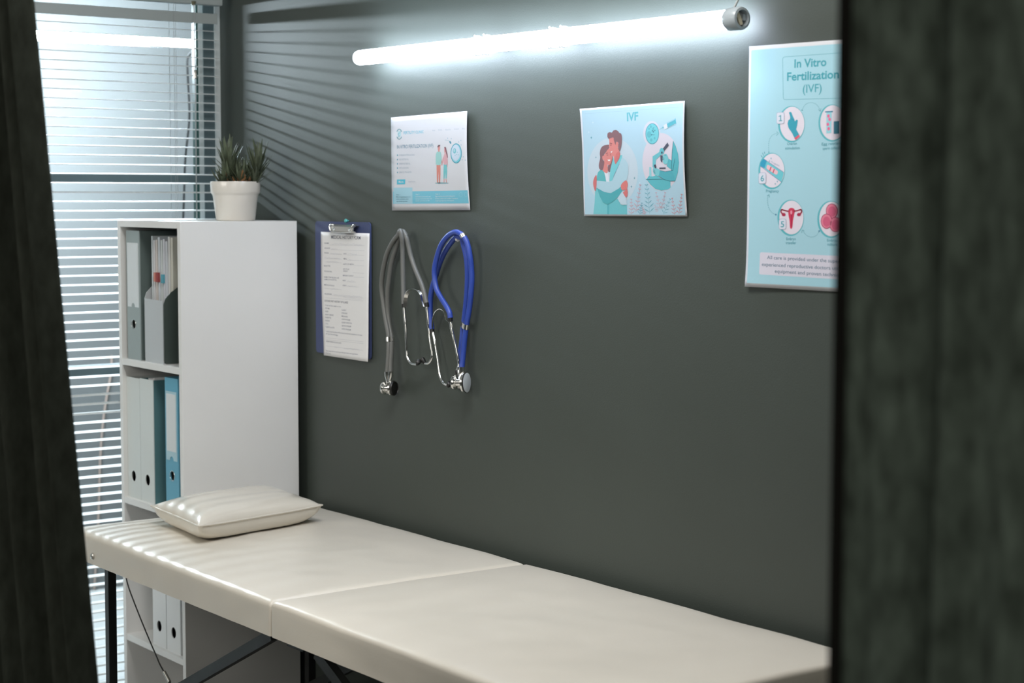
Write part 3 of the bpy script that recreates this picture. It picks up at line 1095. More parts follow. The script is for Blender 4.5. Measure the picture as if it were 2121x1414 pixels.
# --- poster 1: fertility clinic page
W4 = [(0.713, 1.634), (1.016, 1.637), (1.025, 1.428), (0.716, 1.425)]
A1 = Art([(809.2, 243.4), (968.8, 230.0), (973.9, 435.1), (811.1, 436.1)], W4, FR4,
         lambda s, t: -0.0022 - 0.006 * s ** 3 * math.sin(PI * (0.15 + 0.8 * t)) - 0.0015 * math.sin(PI * s), 0.73)
A1.frame(780, 210, 5.891)
sh = A1.sheet('clinic_poster', M_POSTER)
tag(sh, 'white landscape poster reading FERTILITY CLINIC on the dark wall, above the stethoscopes', 'poster')
TEAL, LBL, GREYT, BAND, LBAND = (95, 165, 185), (120, 205, 230), (165, 182, 198), (125, 205, 228), (172, 218, 234)
A1.text('logo', LBL, 'FERTILITY CLINIC', (330, 398), (580, 383), 34, 2, 0.012)
for s_, a, b in (('Home', (686, 360), (722, 357)), ('Profile', (762, 354), (806, 351)), ('About Us', (848, 350), (914, 346)), ('Contacts', (958, 342), (1018, 338)), ('Blog', (1060, 338), (1092, 334))):
    A1.text('menu_text', GREYT, s_, a, b, 17, 2)
A1.text('title_text', (90, 140, 165), 'IN VITRO FERTILIZATION (IVF)', (248, 572), (700, 553), 42, 2, 0.004)
for k_, (s_, xe) in enumerate((('OVARIAN STIMULATION', 465), ('EGG RETRIEVAL', 392), ('SPERM RETRIEVAL', 412), ('FERTILIZATION', 390), ('EMBRYO TRANSFER', 428))):
    yy = 661 + k_ * 52.5
    A1.text('bullet_list', GREYT, s_, (273, yy), (xe, yy - 3), 21, 2)
    A1.ell('bullet_list', (90, 165, 190), 253, yy - 10, 6, 11, 2, 12)
A1.poly('button', (80, 195, 220), [(246, 948), (350, 946), (348, 1006), (246, 1009)], lay=2)
A1.text('button', (225, 240, 248), 'More', (268, 990), (326, 988), 26, 3, 0.02)
A1.text('button', GREYT, 'Read more', (392, 982), (474, 980), 15, 2)
A1.poly('footer_band', BAND, [(195, 1098), (1122, 1080), (1130, 1243), (197, 1249)], lay=1)
A1.poly('footer_band', LBAND, [(203, 1050), (438, 1046), (440, 1248), (206, 1250)], lay=2)
DK = (85, 130, 150)
for k_, (s_, a, b) in enumerate((('Step 1', (238, 1142), (284, 1141)), ('Make an appointment for an', (238, 1170), (414, 1168)), ('initial consultation with a', (238, 1197), (392, 1195)), ('reproductive specialist', (240, 1224), (376, 1222)))):
    A1.text('footer_band', DK, s_, a, b, 14, 4, 0.01)
WT = (222, 238, 246)
for s_, a, b in (('Step 2', (480, 1138), (524, 1137)), ('Individual protocol and', (476, 1167), (664, 1164)), ('therapy and preparation for', (476, 1193), (682, 1190)), ('ovarian puncture to IVF', (476, 1219), (650, 1216)),
                 ('Step 3', (724, 1134), (774, 1133)), ('Egg retrieval and fertilization', (722, 1162), (964, 1158)), ('Embryo culture and transfer of embryos', (722, 1190), (1000, 1186)), ('ongoing pregnancy and support', (722, 1216), (950, 1213))):
    A1.text('footer_band', WT, s_, a, b, 14, 4, 0.01)
for cx_ in (1036, 1100):
    q = [(cx_ + 20 * math.cos(v), 1134 + 27 * math.sin(v)) for v in [2 * PI * i / 20 for i in range(21)]]
    A1.stroke('footer_band', (170, 222, 238), q, 3, 4)
# logo ring
for rng_ in ((0.55, 2.6), (3.7, 5.75)):
    q = [(276 + 34 * math.cos(rng_[0] + (rng_[1] - rng_[0]) * i / 16), 397 + 60 * math.sin(rng_[0] + (rng_[1] - rng_[0]) * i / 16)) for i in range(17)]
    A1.stroke('logo', (130, 195, 205), q, 9, 2)
A1.ell('logo', (185, 222, 230), 276, 396, 22, 40, 2)
A1.stroke('logo', (140, 200, 212), [(252, 440), (276, 420), (262, 396), (284, 380), (300, 350)], 5, 3, True)
# couple
CP = 'couple_illustration'
A1.ell(CP, (135, 178, 188), 805, 992, 85, 9, 2)
A1.poly(CP, (222, 140, 125), [(740, 760), (790, 760), (788, 880), (782, 985), (768, 985), (766, 850), (758, 985), (744, 985)], lay=3)
A1.poly(CP, (160, 212, 208), [(737, 625), (768, 600), (796, 622), (803, 700), (790, 764), (738, 764), (730, 700)], True, 4)
A1.poly(CP, (222, 150, 145), [(757, 545), (782, 540), (784, 575), (774, 612), (762, 600)], True, 5)
A1.poly(CP, (110, 78, 82), [(752, 545), (762, 527), (788, 524), (786, 542), (768, 546), (760, 562)], lay=6)
A1.stroke(CP, (215, 150, 150), [(797, 690), (808, 745), (806, 772)], 9, 3)
A1.stroke(CP, (215, 160, 165), [(824, 680), (812, 745), (808, 770)], 9, 3)
A1.stroke(CP, (175, 200, 205), [(737, 640), (735, 760)], 10, 3)
A1.poly(CP, (118, 200, 205), [(830, 750), (870, 750), (872, 860), (864, 940), (852, 940), (848, 860), (838, 940), (826, 940), (826, 840)], lay=3)
A1.poly(CP, (222, 150, 145), [(828, 940), (838, 940), (836, 985), (828, 985)], lay=3)
A1.poly(CP, (222, 150, 145), [(852, 940), (862, 940), (866, 985), (858, 985)], lay=3)
A1.poly(CP, (222, 175, 182), [(830, 660), (848, 625), (872, 640), (878, 700), (868, 760), (832, 758), (822, 690)], True, 4)
A1.poly(CP, (222, 155, 155), [(838, 570), (852, 560), (856, 600), (850, 635), (840, 615)], True, 5)
A1.poly(CP, (135, 82, 92), [(836, 560), (846, 547), (860, 556), (866, 590), (880, 640), (884, 682), (876, 680), (866, 640), (852, 600), (846, 570)], lay=6)
A1.stroke(CP, (222, 170, 175), [(874, 660), (878, 760), (872, 790)], 8, 3)
A1.ell(CP, (90, 110, 118), 772, 990, 18, 7, 4)
# egg cell
EG = 'egg_illustration'
A1.ell(EG, (75, 165, 185), 988, 628, 72, 122, 2)
A1.ell(EG, (150, 212, 228), 988, 628, 63, 110, 3)
A1.ell(EG, (205, 222, 238), 983, 620, 55, 98, 4)
A1.poly(EG, (120, 210, 225), [(985, 738), (1040, 680), (1035, 705), (1010, 732)], True, 5)
A1.ell(EG, (120, 195, 208), 968, 597, 20, 32, 5)
A1.ell(EG, (170, 215, 225), 966, 592, 12, 20, 6)
for px_, py_ in ((1003, 613), (1014, 645), (992, 642), (976, 654)):
    A1.ell(EG, (140, 195, 205), px_, py_, 5, 7, 5, 10)
A1.ell(EG, (80, 150, 170), 913, 495, 11, 18, 2, 20, -0.5)
A1.stroke(EG, (120, 175, 190), [(905, 485), (885, 470), (846, 466)], 4, 2, True)
for px_, py_ in ((880, 444), (925, 450), (1020, 490), (1048, 472), (1050, 525), (1078, 670), (1065, 706), (1104, 710)):
    A1.ell(EG, (150, 185, 205), px_, py_, 5, 8, 2, 10)
A1.finish(sh)

# --- poster 2: couple and microscope
W4 = [(1.401, 1.627), (1.702, 1.630), (1.711, 1.421), (1.410, 1.419)]
A2 = Art([(1204.1, 225.2), (1418.7, 209.4), (1423.9, 448.3), (1209.1, 447.3)], W4, FR4,
         lambda s, t: -0.0022 - 0.005 * (1 - s) ** 4 * (1 - t) ** 4 - 0.006 * s ** 4 * math.sin(PI * (0.1 + 0.85 * t)) - 0.0015 * math.sin(PI * s), 0.69)
sh = A2.sheet('ivf_poster', M_POSTER)
tag(sh, 'light blue landscape poster headed IVF with hugging couple and microscope', 'poster')
A2.frame(1180, 190, 5.0517)
BG = 'background_print'
A2.poly(BG, (184, 218, 236), [(140, 194), (1193, 117), (1214, 1290), (158, 1283)], lay=1)
A2.stroke(BG, (176, 206, 224), [(175, 228), (1190, 160)], 4, 2)
A2.text('title_text', (105, 188, 200), 'IVF', (604, 306), (722, 296), 84, 3, 0.03)
A2.frame(1190, 240, 6.4286)
CPL = 'couple_illustration'
A2.ell(CPL, (202, 220, 233), 510, 745, 340, 460, 2, 48)
HAIR, SKIN, SK2, SHIRT, TL1, TL2, TL3 = (140, 105, 112), (226, 142, 138), (216, 122, 122), (182, 216, 231), (98, 188, 194), (84, 178, 188), (124, 206, 216)
A2.poly(CPL, HAIR, [(480, 520), (512, 535), (508, 640), (492, 700), (470, 748), (446, 722), (450, 660)], True, 3)
A2.poly(CPL, TL3, [(275, 950), (310, 980), (340, 1070), (385, 1150), (440, 1172), (442, 1308), (250, 1306), (268, 1150)], lay=3)
A2.poly(CPL, (114, 200, 211), [(462, 1165), (580, 1095), (620, 1180), (702, 1186), (706, 1310), (462, 1308)], lay=3)
A2.poly(CPL, (92, 184, 196), [(438, 1150), (466, 1150), (464, 1308), (438, 1308)], lay=4)
A2.poly(CPL, TL1, [(296, 870), (300, 800), (312, 750), (345, 718), (378, 714), (402, 760), (416, 820), (424, 874)], lay=4)
A2.poly(CPL, (228, 235, 246), [(398, 752), (452, 756), (468, 878), (425, 876), (414, 810)], lay=5)
A2.poly(CPL, SKIN, [(440, 455), (458, 428), (488, 468), (510, 500), (506, 560), (490, 622), (462, 656), (444, 644), (448, 720), (436, 762), (402, 748), (376, 716), (396, 640), (396, 590), (374, 580), (372, 536), (392, 524), (410, 500)], True, 6)
A2.poly(CPL, HAIR, [(345, 560), (340, 500), (355, 430), (390, 395), (430, 385), (462, 384), (472, 418), (442, 450), (404, 500), (392, 528), (374, 536), (378, 580), (397, 600), (398, 640), (378, 716), (336, 706), (326, 650)], True, 7)
A2.poly(CPL, (250, 250, 252), [(444, 582), (482, 579), (474, 600), (456, 601)], lay=8)
for a, b in (((425, 500), (450, 492)), ((476, 490), (496, 494)), ((434, 520), (452, 520)), ((478, 518), (492, 518))):
    A2.stroke(CPL, (120, 80, 88), [a, b], 6, 8)
A2.poly(CPL, (126, 210, 220), [(528, 545), (642, 518), (640, 560), (602, 640), (560, 730), (500, 870), (468, 868), (480, 720), (512, 590)], lay=6)
A2.poly(CPL, SHIRT, [(640, 545), (692, 592), (716, 640), (724, 760), (704, 840), (655, 900), (600, 962), (490, 1026), (400, 1012), (286, 948), (296, 860), (380, 868), (466, 876), (505, 860), (545, 780), (575, 700), (605, 638)], lay=7)
A2.stroke(CPL, (120, 170, 190), [(602, 640), (560, 730), (520, 810)], 5, 8)
A2.poly(CPL, SKIN, [(468, 300), (525, 285), (535, 330), (550, 380), (560, 346), (585, 345), (594, 390), (585, 420), (600, 460), (616, 505), (602, 565), (552, 645), (534, 600), (528, 540), (500, 520), (484, 475), (472, 440), (464, 405), (470, 360)], False, 9)
A2.poly(CPL, SK2, [(560, 500), (600, 462), (616, 505), (602, 565), (552, 640), (540, 590)], False, 10)
A2.poly(CPL, HAIR, [(445, 262), (450, 230), (475, 215), (505, 220), (525, 195), (560, 187), (590, 205), (605, 225), (630, 240), (638, 290), (635, 370), (620, 440), (610, 468), (592, 440), (592, 360), (580, 345), (562, 346), (552, 385), (540, 350), (530, 318), (525, 287), (490, 292), (465, 302), (448, 285)], True, 11)
A2.poly(CPL, (250, 250, 252), [(482, 482), (514, 462), (500, 490)], lay=11)
A2.stroke(CPL, (110, 75, 82), [(476, 360), (506, 368)], 7, 11)
A2.ell(CPL, (110, 75, 82), 492, 388, 6, 9, 11, 12)
A2.poly(CPL, TL2, [(296, 955), (400, 1013), (490, 1027), (600, 964), (634, 925), (642, 1000), (580, 1085), (500, 1150), (440, 1176), (385, 1152), (340, 1072), (310, 985)], lay=8)
A2.poly(CPL, (200, 222, 236), [(578, 1095), (642, 1000), (662, 1040), (692, 1080), (702, 1182), (640, 1186), (600, 1140)], lay=9)
A2.poly(CPL, SK2, [(250, 885), (262, 830), (292, 785), (298, 860), (294, 940), (277, 1000), (256, 940)], True, 10)
A2.poly(CPL, (224, 128, 124), [(628, 915), (690, 858), (716, 900), (706, 960), (672, 986), (634, 980)], True, 10)
A2.poly(CPL, SK2, [(650, 1020), (672, 1000), (706, 960), (718, 1020), (710, 1070), (690, 1086), (668, 1052)], False, 10)


def star(cx_, cy_, rx, ry, c_, part=BG):
    A2.poly(part, c_, [(cx_, cy_ - ry), (cx_ + rx * 0.3, cy_ - ry * 0.2), (cx_ + rx, cy_), (cx_ + rx * 0.3, cy_ + ry * 0.2), (cx_, cy_ + ry), (cx_ - rx * 0.3, cy_ + ry * 0.2), (cx_ - rx, cy_), (cx_ - rx * 0.3, cy_ - ry * 0.2)], lay=4)


for cx_, cy_, rr in ((227, 288, 22), (287, 550, 17), (805, 828, 20), (763, 942, 20)):
    star(cx_, cy_, rr * 0.6, rr, (80, 150, 168))
for cx_, cy_ in ((253, 87), (197, 215), (875, 890)):
    star(cx_, cy_, 9, 14, (225, 238, 245))
A2.frame(1290, 220, 5.893)
MI = 'microscope_illustration'
A2.ell(MI, (222, 216, 229), 478, 680, 232, 352, 2, 48)
A2.ell(MI, (216, 218, 232), 360, 332, 106, 152, 3, 40)
A2.ell(MI, (90, 165, 182), 368, 337, 84, 128, 4, 40)
A2.ell(MI, (122, 212, 224), 368, 337, 76, 119, 5, 40)
for cx_, cy_, ra, rb in ((330, 345, 27, 40), (328, 275, 10, 14), (350, 250, 12, 17), (356, 412, 15, 20), (398, 392, 11, 15)):
    A2.ell(MI, (104, 190, 204), cx_, cy_, ra, rb, 6, 20)
for pts in ([(368, 302), (380, 285), (378, 268), (392, 262)], [(382, 314), (394, 298), (396, 292), (410, 296)], [(360, 350), (372, 346), (380, 350), (396, 348)]):
    A2.stroke(MI, (60, 105, 125), pts, 4, 7, True)
    A2.ell(MI, (60, 105, 125), pts[0][0], pts[0][1], 6, 7, 7, 10)
A2.stroke(MI, (120, 195, 208), [(452, 287), (505, 258)], 5, 4)
A2.ell(MI, (110, 190, 205), 500, 260, 10, 10, 4, 12)
A2.poly(MI, (226, 230, 240), [(508, 232), (548, 214), (558, 268), (520, 287)], lay=5)
A2.poly(MI, (92, 186, 204), [(550, 214), (652, 165), (664, 208), (560, 262)], lay=4)
A2.stroke(MI, (130, 200, 215), [(520, 287), (664, 226)], 4, 4)
A2.stroke(MI, (130, 200, 215), [(548, 204), (654, 156)], 4, 4)
A2.stroke(MI, (92, 186, 204), [(652, 152), (664, 216)], 6, 5)
A2.poly(MI, (98, 192, 204), [(296, 893), (330, 845), (345, 838), (370, 858), (420, 840), (495, 890), (596, 908), (596, 990), (560, 1014), (480, 1030), (405, 1008), (345, 955)], lay=4)
A2.stroke(MI, (50, 105, 120), [(292, 893), (500, 890)], 5, 6)
A2.poly(MI, (150, 216, 226), [(332, 742), (357, 742), (360, 862), (332, 850)], lay=5)
A2.poly(MI, (92, 186, 198), [(635, 425), (668, 490), (698, 585), (709, 690), (692, 810), (655, 914), (610, 916), (612, 780), (619, 560)], lay=5)
A2.stroke(MI, (50, 100, 115), [(634, 428), (620, 560), (612, 780), (628, 784), (656, 640)], 4, 8)
A2.poly(MI, (86, 180, 194), [(460, 782), (530, 797), (612, 782), (645, 850), (655, 914), (600, 914), (520, 895), (448, 850)], lay=6)
A2.stroke(MI, (50, 100, 115), [(448, 850), (510, 892), (590, 914), (655, 912)], 4, 8)
A2.stroke(MI, (50, 100, 115), [(470, 783), (530, 798), (628, 784)], 4, 8)
A2.poly(MI, (92, 186, 198), [(575, 640), (612, 662), (612, 780), (550, 730)], lay=5)
A2.poly(MI, (128, 206, 216), [(500, 600), (548, 585), (572, 645), (552, 706), (515, 700), (500, 650)], True, 7)
A2.poly(MI, (112, 196, 208), [(374, 612), (462, 556), (490, 585), (416, 652), (412, 740), (392, 760), (374, 740)], lay=6)
A2.ell(MI, (104, 192, 204), 489, 550, 30, 40, 7)
A2.ell(MI, (60, 70, 88), 491, 566, 9, 15, 8, 16)
A2.poly(MI, (78, 82, 102), [(560, 443), (579, 478), (520, 546), (505, 515)], lay=8)
A2.poly(MI, (78, 82, 102), [(471, 600), (501, 600), (499, 655), (494, 682), (481, 682), (473, 655)], lay=8)
A2.poly(MI, (66, 72, 90), [(459, 749), (538, 747), (538, 764), (460, 766)], lay=8)
A2.poly(MI, (128, 206, 216), [(378, 770), (400, 735), (430, 760), (462, 780), (446, 850), (405, 838), (384, 815)], True, 7)
A2.poly(MI, (66, 72, 90), [(390, 716), (412, 708), (424, 745), (412, 760), (398, 748)], lay=9)
for pts in ([(388, 776), (404, 788)], [(386, 792), (404, 804)], [(392, 808), (408, 818)], [(500, 630), (520, 636)], [(500, 648), (520, 652)], [(522, 596), (544, 598)]):
    A2.stroke(MI, (40, 80, 100), pts, 4, 9)


def fern(base, tip, n, wd, c_, part='fern_print', lay=5):
    n = max(4, int(n * 0.72))
    b, t_ = Vector((*base, 0)), Vector((*tip, 0))
    d = (t_ - b)
    L_ = d.length
    d.normalize()
    nr = Vector((-d.y, d.x, 0))
    A2.stroke(part, c_, [base, tip], 3, lay)
    for i in range(n):
        f = 0.05 + 0.9 * i / (n - 1)
        o_ = b + d * L_ * f
        ll = wd * (1.0 - 0.65 * f) * (0.75 + 0.25 * math.sin(PI * min(1, f * 3)))
        for s_ in (-1, 1):
            tp = o_ + nr * s_ * ll * 1.15 + d * ll * 0.95
            m_ = o_.lerp(tp, 0.5) + d * 0
            wv = (d * 0.7 - nr * s_ * 0.7) * (wd * 0.095)
            A2.poly(part, c_, [(o_.x, o_.y), ((m_ + wv).x, (m_ + wv).y), (tp.x, tp.y), ((m_ - wv).x, (m_ - wv).y)], lay=lay + (i % 2))


PK, TLF, CO, PK2 = (228, 168, 178), (128, 190, 206), (226, 142, 146), (222, 182, 194)
fern((110, 1318), (108, 1130), 8, 42, PK)
fern((165, 1290), (222, 950), 11, 48, PK, lay=7)
fern((335, 1310), (296, 950), 11, 68, TLF)
fern((462, 1255), (414, 1050), 8, 40, PK2)
fern((476, 1255), (528, 1048), 8, 40, PK2, lay=7)
fern((500, 1315), (590, 1130), 8, 48, TLF, lay=3)
fern((636, 1322), (612, 1118), 8, 40, CO)
fern((690, 1315), (735, 1070), 9, 42, CO, lay=7)
fern((215, 1318), (240, 1180), 7, 40, (112, 176, 196), lay=9)
fern((430, 1290), (400, 1210), 5, 26, PK2, lay=9)
fern((275, 1318), (250, 1240), 5, 30, CO, lay=9)
A2.finish(sh)

# --- tall poster
W4 = [(1.866, 1.717), (2.163, 1.7127), (2.166, 1.300), (1.8675, 1.300)]
A3 = Art([(1551.2, 96.2), (1732.8, 82.5), (1740.7, 605.4), (1546.1, 593.1)], W4, [(0, 0), (0.694, 0), (0.742, 1), (0, 1)],
         lambda s, t: -0.0022 - 0.006 * (1 - s) ** 3 * t ** 8 - 0.0012 * math.sin(PI * t), 0.93)
sh = A3.sheet('procedure_poster', M_POSTER, ny=40)
tag(sh, 'tall pale teal poster with numbered circles, partly hidden by the right curtain', 'poster')
A3.raw('background_print', (165, 208, 222), [(0.016, 0.016), (0.984, 0.016), (0.984, 0.984), (0.016, 0.984)])
A3.frame(1520, 60, 5.05)
TT, TD = (72, 160, 175), (80, 150, 165)
A3.rqline('title_frame', (90, 160, 175), [(508, 292), (1128, 247), (1128, 719), (518, 735)], 26, 4, 2)
A3.text('title_text', TT, 'In Vitro', (632, 402), (966, 382), 84, 3, 0.022)
A3.text('title_text', TT, 'Fertilization', (556, 538), (1094, 510), 84, 3, 0.022)
A3.text('title_text', TT, '(IVF)', (722, 664), (918, 652), 84, 3, 0.004)
CI = 'step_print'
RIMC, PINKW = (92, 178, 190), (222, 216, 228)


def circ(cx_, cy_, rx, ry):
    A3.ell(CI, RIMC, cx_ - 5, cy_ + 2, rx + 12, ry + 12, 2, 40)
    A3.ell(CI, PINKW, cx_ + 2, cy_ - 2, rx, ry, 3, 40)


def badge(cx_, cy_, s_, hw=38, hh=58):
    A3.rq(CI, (150, 160, 190), [(cx_ - hw - 3, cy_ - hh - 3), (cx_ + hw + 3, cy_ - hh - 5), (cx_ + hw + 3, cy_ + hh + 1), (cx_ - hw - 3, cy_ + hh + 3)], 22, 8)
    A3.rq(CI, (214, 218, 232), [(cx_ - hw, cy_ - hh), (cx_ + hw, cy_ - hh - 2), (cx_ + hw, cy_ + hh - 2), (cx_ - hw, cy_ + hh)], 20, 9)
    if s_ == '1':
        A3.stroke(CI, TT, [(cx_ - 14, cy_ - 18), (cx_ + 3, cy_ - 28), (cx_ + 3, cy_ + 27)], 9, 10)
        A3.stroke(CI, TT, [(cx_ - 14, cy_ + 27), (cx_ + 17, cy_ + 26)], 8, 10)
    else:
        A3.text(CI, TT, s_, (cx_ - 17, cy_ + 29), (cx_ + 17, cy_ + 28), 58, 10, 0.01)


circ(610, 988, 128, 178)
A3.poly(CI, (58, 158, 180), [(578, 870), (590, 860), (605, 868), (620, 910), (636, 940), (640, 960), (660, 942), (672, 950), (666, 1000), (655, 1045), (690, 1105), (640, 1140), (610, 1080), (575, 1030), (564, 985), (572, 950), (592, 935), (590, 905)], lay=5)
A3.poly(CI, (220, 95, 115), [(684, 1100), (694, 1118), (650, 1156), (634, 1136)], lay=6)
A3.stroke(CI, (58, 130, 160), [(592, 930), (636, 950)], 5, 6)
badge(490, 928, '1')
circ(1032, 976, 128, 182)
A3.poly(CI, (150, 208, 220), [(970, 868), (1025, 864), (1022, 1082), (970, 1088)], lay=5)
A3.stroke(CI, (58, 130, 160), [(960, 862), (1034, 858)], 12, 6)
for a, b in ((992, 905), (1004, 940), (986, 992), (995, 1038)):
    A3.ell(CI, (232, 105, 150), a, b, 14, 18, 6, 14)
A3.poly(CI, (58, 120, 140), [(1046, 960), (1100, 956), (1100, 1090), (1046, 1092)], lay=5)
A3.stroke(CI, TD, [(716, 842), (738, 800), (768, 774), (810, 766), (850, 776), (885, 808), (905, 855)], 5, 3, True, 2)
A3.stroke(CI, TD, [(888, 838), (905, 858), (914, 828)], 4, 3)
A3.ell(CI, TD, 716, 844, 6, 8, 3, 10)
A3.stroke(CI, TD, [(368, 1280), (366, 1220), (372, 1160), (395, 1115), (430, 1092), (455, 1085)], 5, 3, True, 2)
A3.stroke(CI, TD, [(450, 1068), (468, 1086), (448, 1108)], 4, 3)
A3.ell(CI, TD, 368, 1282, 6, 8, 3, 10)
A3.text(CI, TD, 'Ovarian', (560, 1208), (662, 1204), 28, 3, 0.01)
A3.text(CI, TD, 'stimulation', (540, 1254), (692, 1250), 28, 3, 0.01)
A3.text(CI, TD, 'Egg retrieval', (922, 1212), (1138, 1201), 28, 3, 0.01)
A3.text(CI, TD, 'sperm collection', (932, 1258), (1136, 1247), 28, 3, 0.01)
for pts in ([(286, 1316), (300, 1336)], [(302, 1290), (312, 1318)], [(322, 1278), (326, 1300)]):
    A3.stroke(CI, TD, pts, 6, 3)
A3.frame(1520, 320, 4.713)
circ(376, 153, 118, 166)
A3.poly(CI, (52, 155, 190), [(262, 70), (292, 36), (325, 56), (300, 130), (260, 105)], lay=5)
A3.poly(CI, (110, 196, 208), [(322, 58), (490, 168), (486, 200), (466, 262), (300, 130)], lay=5)
A3.stroke(CI, (120, 130, 170), [(292, 34), (490, 168)], 4, 6)
A3.stroke(CI, (120, 130, 170), [(262, 108), (466, 262)], 4, 6)
A3.rq(CI, (232, 190, 200), [(330, 88), (438, 158), (422, 196), (318, 130)], 18, 6)
A3.stroke(CI, (190, 50, 80), [(366, 116), (354, 152)], 9, 7)
A3.stroke(CI, (190, 50, 80), [(397, 138), (386, 172)], 9, 7)
A3.text('lettering', (150, 165, 190), 'Pregnant', (370, 74), (448, 112), 18, 6)
for a, b in ((366, 32), (350, 58), (407, 280), (428, 258)):
    A3.ell(CI, (140, 180, 200), a, b, 6, 9, 6, 8)
badge(281, 226, '6', 34, 52)
A3.text(CI, TD, 'Pregnancy', (316, 362), (442, 364), 26, 3, 0.012)
A3.stroke(CI, TD, [(412, 582), (378, 565), (350, 530), (334, 480), (330, 430), (340, 388)], 5, 3, True, 2)
A3.stroke(CI, TD, [(326, 398), (346, 386), (350, 412)], 4, 3)
A3.ell(CI, (60, 120, 160), 412, 582, 7, 9, 3, 10)
circ(562, 612, 118, 166)
RD, RD2 = (206, 58, 90), (170, 40, 75)
A3.poly(CI, RD, [(535, 538), (552, 518), (580, 518), (598, 540), (590, 590), (580, 640), (572, 712), (552, 712), (546, 640), (536, 590)], True, 5)
A3.poly(CI, RD2, [(556, 560), (564, 545), (574, 562), (570, 600), (568, 700), (558, 700), (560, 600)], lay=6)
A3.ell(CI, (232, 150, 170), 564, 560, 10, 20, 7, 16)
for sgn in (-1, 1):
    A3.stroke(CI, RD, [(564 + sgn * 25, 548), (564 + sgn * 50, 545), (564 + sgn * 75, 538), (564 + sgn * 95, 534), (564 + sgn * 100, 556), (564 + sgn * 82, 582)], 13, 5, True)
    A3.ell(CI, RD2, 564 + sgn * 74, 582, 20, 16, 6, 20)
    A3.ell(CI, (235, 205, 215), 564 + sgn * 76, 556, 18, 9, 6, 16)
badge(478, 676, '5', 33, 50)
A3.text(CI, TD, 'Embryo', (514, 832), (606, 832), 26, 3, 0.012)
A3.text(CI, TD, 'transfer', (508, 870), (610, 872), 26, 3, 0.012)
circ(952, 628, 118, 170)
for a, b in ((958, 548), (908, 648), (992, 680)):
    A3.ell(CI, (150, 50, 90), a, b, 56, 74, 5 if b < 600 else 7)
    A3.ell(CI, (222, 125, 150), a, b, 51, 68, 6 if b < 600 else 8)
    A3.ell(CI, (206, 95, 128), a + 2, b + 4, 36, 50, 7 if b < 600 else 9)
A3.stroke(CI, TD, [(835, 744), (815, 780), (780, 800), (740, 800), (705, 780), (678, 745)], 5, 3, True, 2)
A3.stroke(CI, TD, [(664, 760), (670, 734), (690, 742)], 4, 3)
A3.ell(CI, (60, 120, 160), 835, 744, 7, 9, 3, 10)
A3.text(CI, TD, 'Embryo', (912, 846), (1010, 850), 26, 3, 0.012)
A3.text(CI, TD, 'culture', (914, 886), (1008, 890), 26, 3, 0.012)
A3.rq('caption_box', (214, 212, 226), [(258, 950), (1275, 1002), (1275, 1238), (254, 1168)], 18, 2)
for s_, a, b in (('All care is provided under the supervision of', (328, 1016), (1205, 1069)), ('experienced reproductive doctors using modern', (278, 1084), (1234, 1142)), ('equipment and proven techniques', (404, 1152), (1092, 1199))):
    A3.text('caption_box', (104, 132, 152), s_, a, b, 34, 4, 0.004)
A3.finish(sh, 24)

# ------------------------------------------------------------------ clipboard with form
cb = thing('clipboard', 'navy blue clipboard with metal clip hanging on the dark wall beside the cabinet', 'clipboard', (0.5, -0.004, 1.08))


def rloop(x0, x1, z0, z1, r):
    out = []
    for cx_, cz_, a0 in ((x1 - r, z1 - r, 0), (x0 + r, z1 - r, 90), (x0 + r, z0 + r, 180), (x1 - r, z0 + r, 270)):
        for k_ in range(6):
            q = math.radians(a0 + 18 * k_)
            out.append((cx_ + r * math.cos(q), cz_ + r * math.sin(q)))
    return out


bm = bmesh.new()
plate_hole(bm, rloop(0.379, 0.629, 1.080, 1.397, 0.009), None, (-0.0062, -0.0032))
obj('board', bm, M_NAVY, cb)
bm = bmesh.new()
prof = [(1.386, -0.0064), (1.388, -0.012), (1.384, -0.019), (1.376, -0.020), (1.3745, -0.0145), (1.372, -0.0135), (1.371, -0.0150), (1.3735, -0.0165), (1.376, -0.0215), (1.386, -0.0205), (1.3905, -0.012), (1.389, -0.0064)]
A = [bm.verts.new((0.470, y, z)) for z, y in prof]
B = [bm.verts.new((0.578, y, z)) for z, y in prof]
for k_ in range(len(prof)):
    k2 = (k_ + 1) % len(prof)
    bm.faces.new((A[k_], A[k2], B[k2], B[k_]))
bm.faces.new(A)
bm.faces.new(B)
clip = obj('clip', bm, M_NICKEL, cb, 40)
bm = bmesh.new()
sweep(bm, catmull([(0.476, -0.008, 1.389), (0.476, -0.022, 1.391), (0.478, -0.025, 1.382), (0.488, -0.023, 1.374), (0.53, -0.022, 1.3725), (0.569, -0.023, 1.374), (0.578, -0.025, 1.382), (0.580, -0.022, 1.391), (0.580, -0.008, 1.389)], 5), 0.0017, 8)
obj('wire_lever', bm, M_CHROME, clip, 60)
for xx in (0.492, 0.562):
    obj('rivet', lathebm([(0.0045, 0), (0.004, 0.002), (0, 0.003)], (xx, -0.021, 1.379), (0, -1, 0), 14), M_CHROME, clip, 40)
pn = thing('wall_pin', 'small teal wall pin holding the clipboard at its top edge', 'pin', (0.524, 0, 1.4), 'wall pins')
bm = bmesh.new()
lathe(bm, [(0.0015, 0), (0.0015, 0.004), (0.004, 0.005), (0.005, 0.008), (0.004, 0.010), (0, 0.011)], (0.524, 0.0, 1.3995), (0, -1, 0), 14)
obj('pin', bm, mat('teal pin', (0.10, 0.45, 0.45, 1), 0.35), pn, 40)

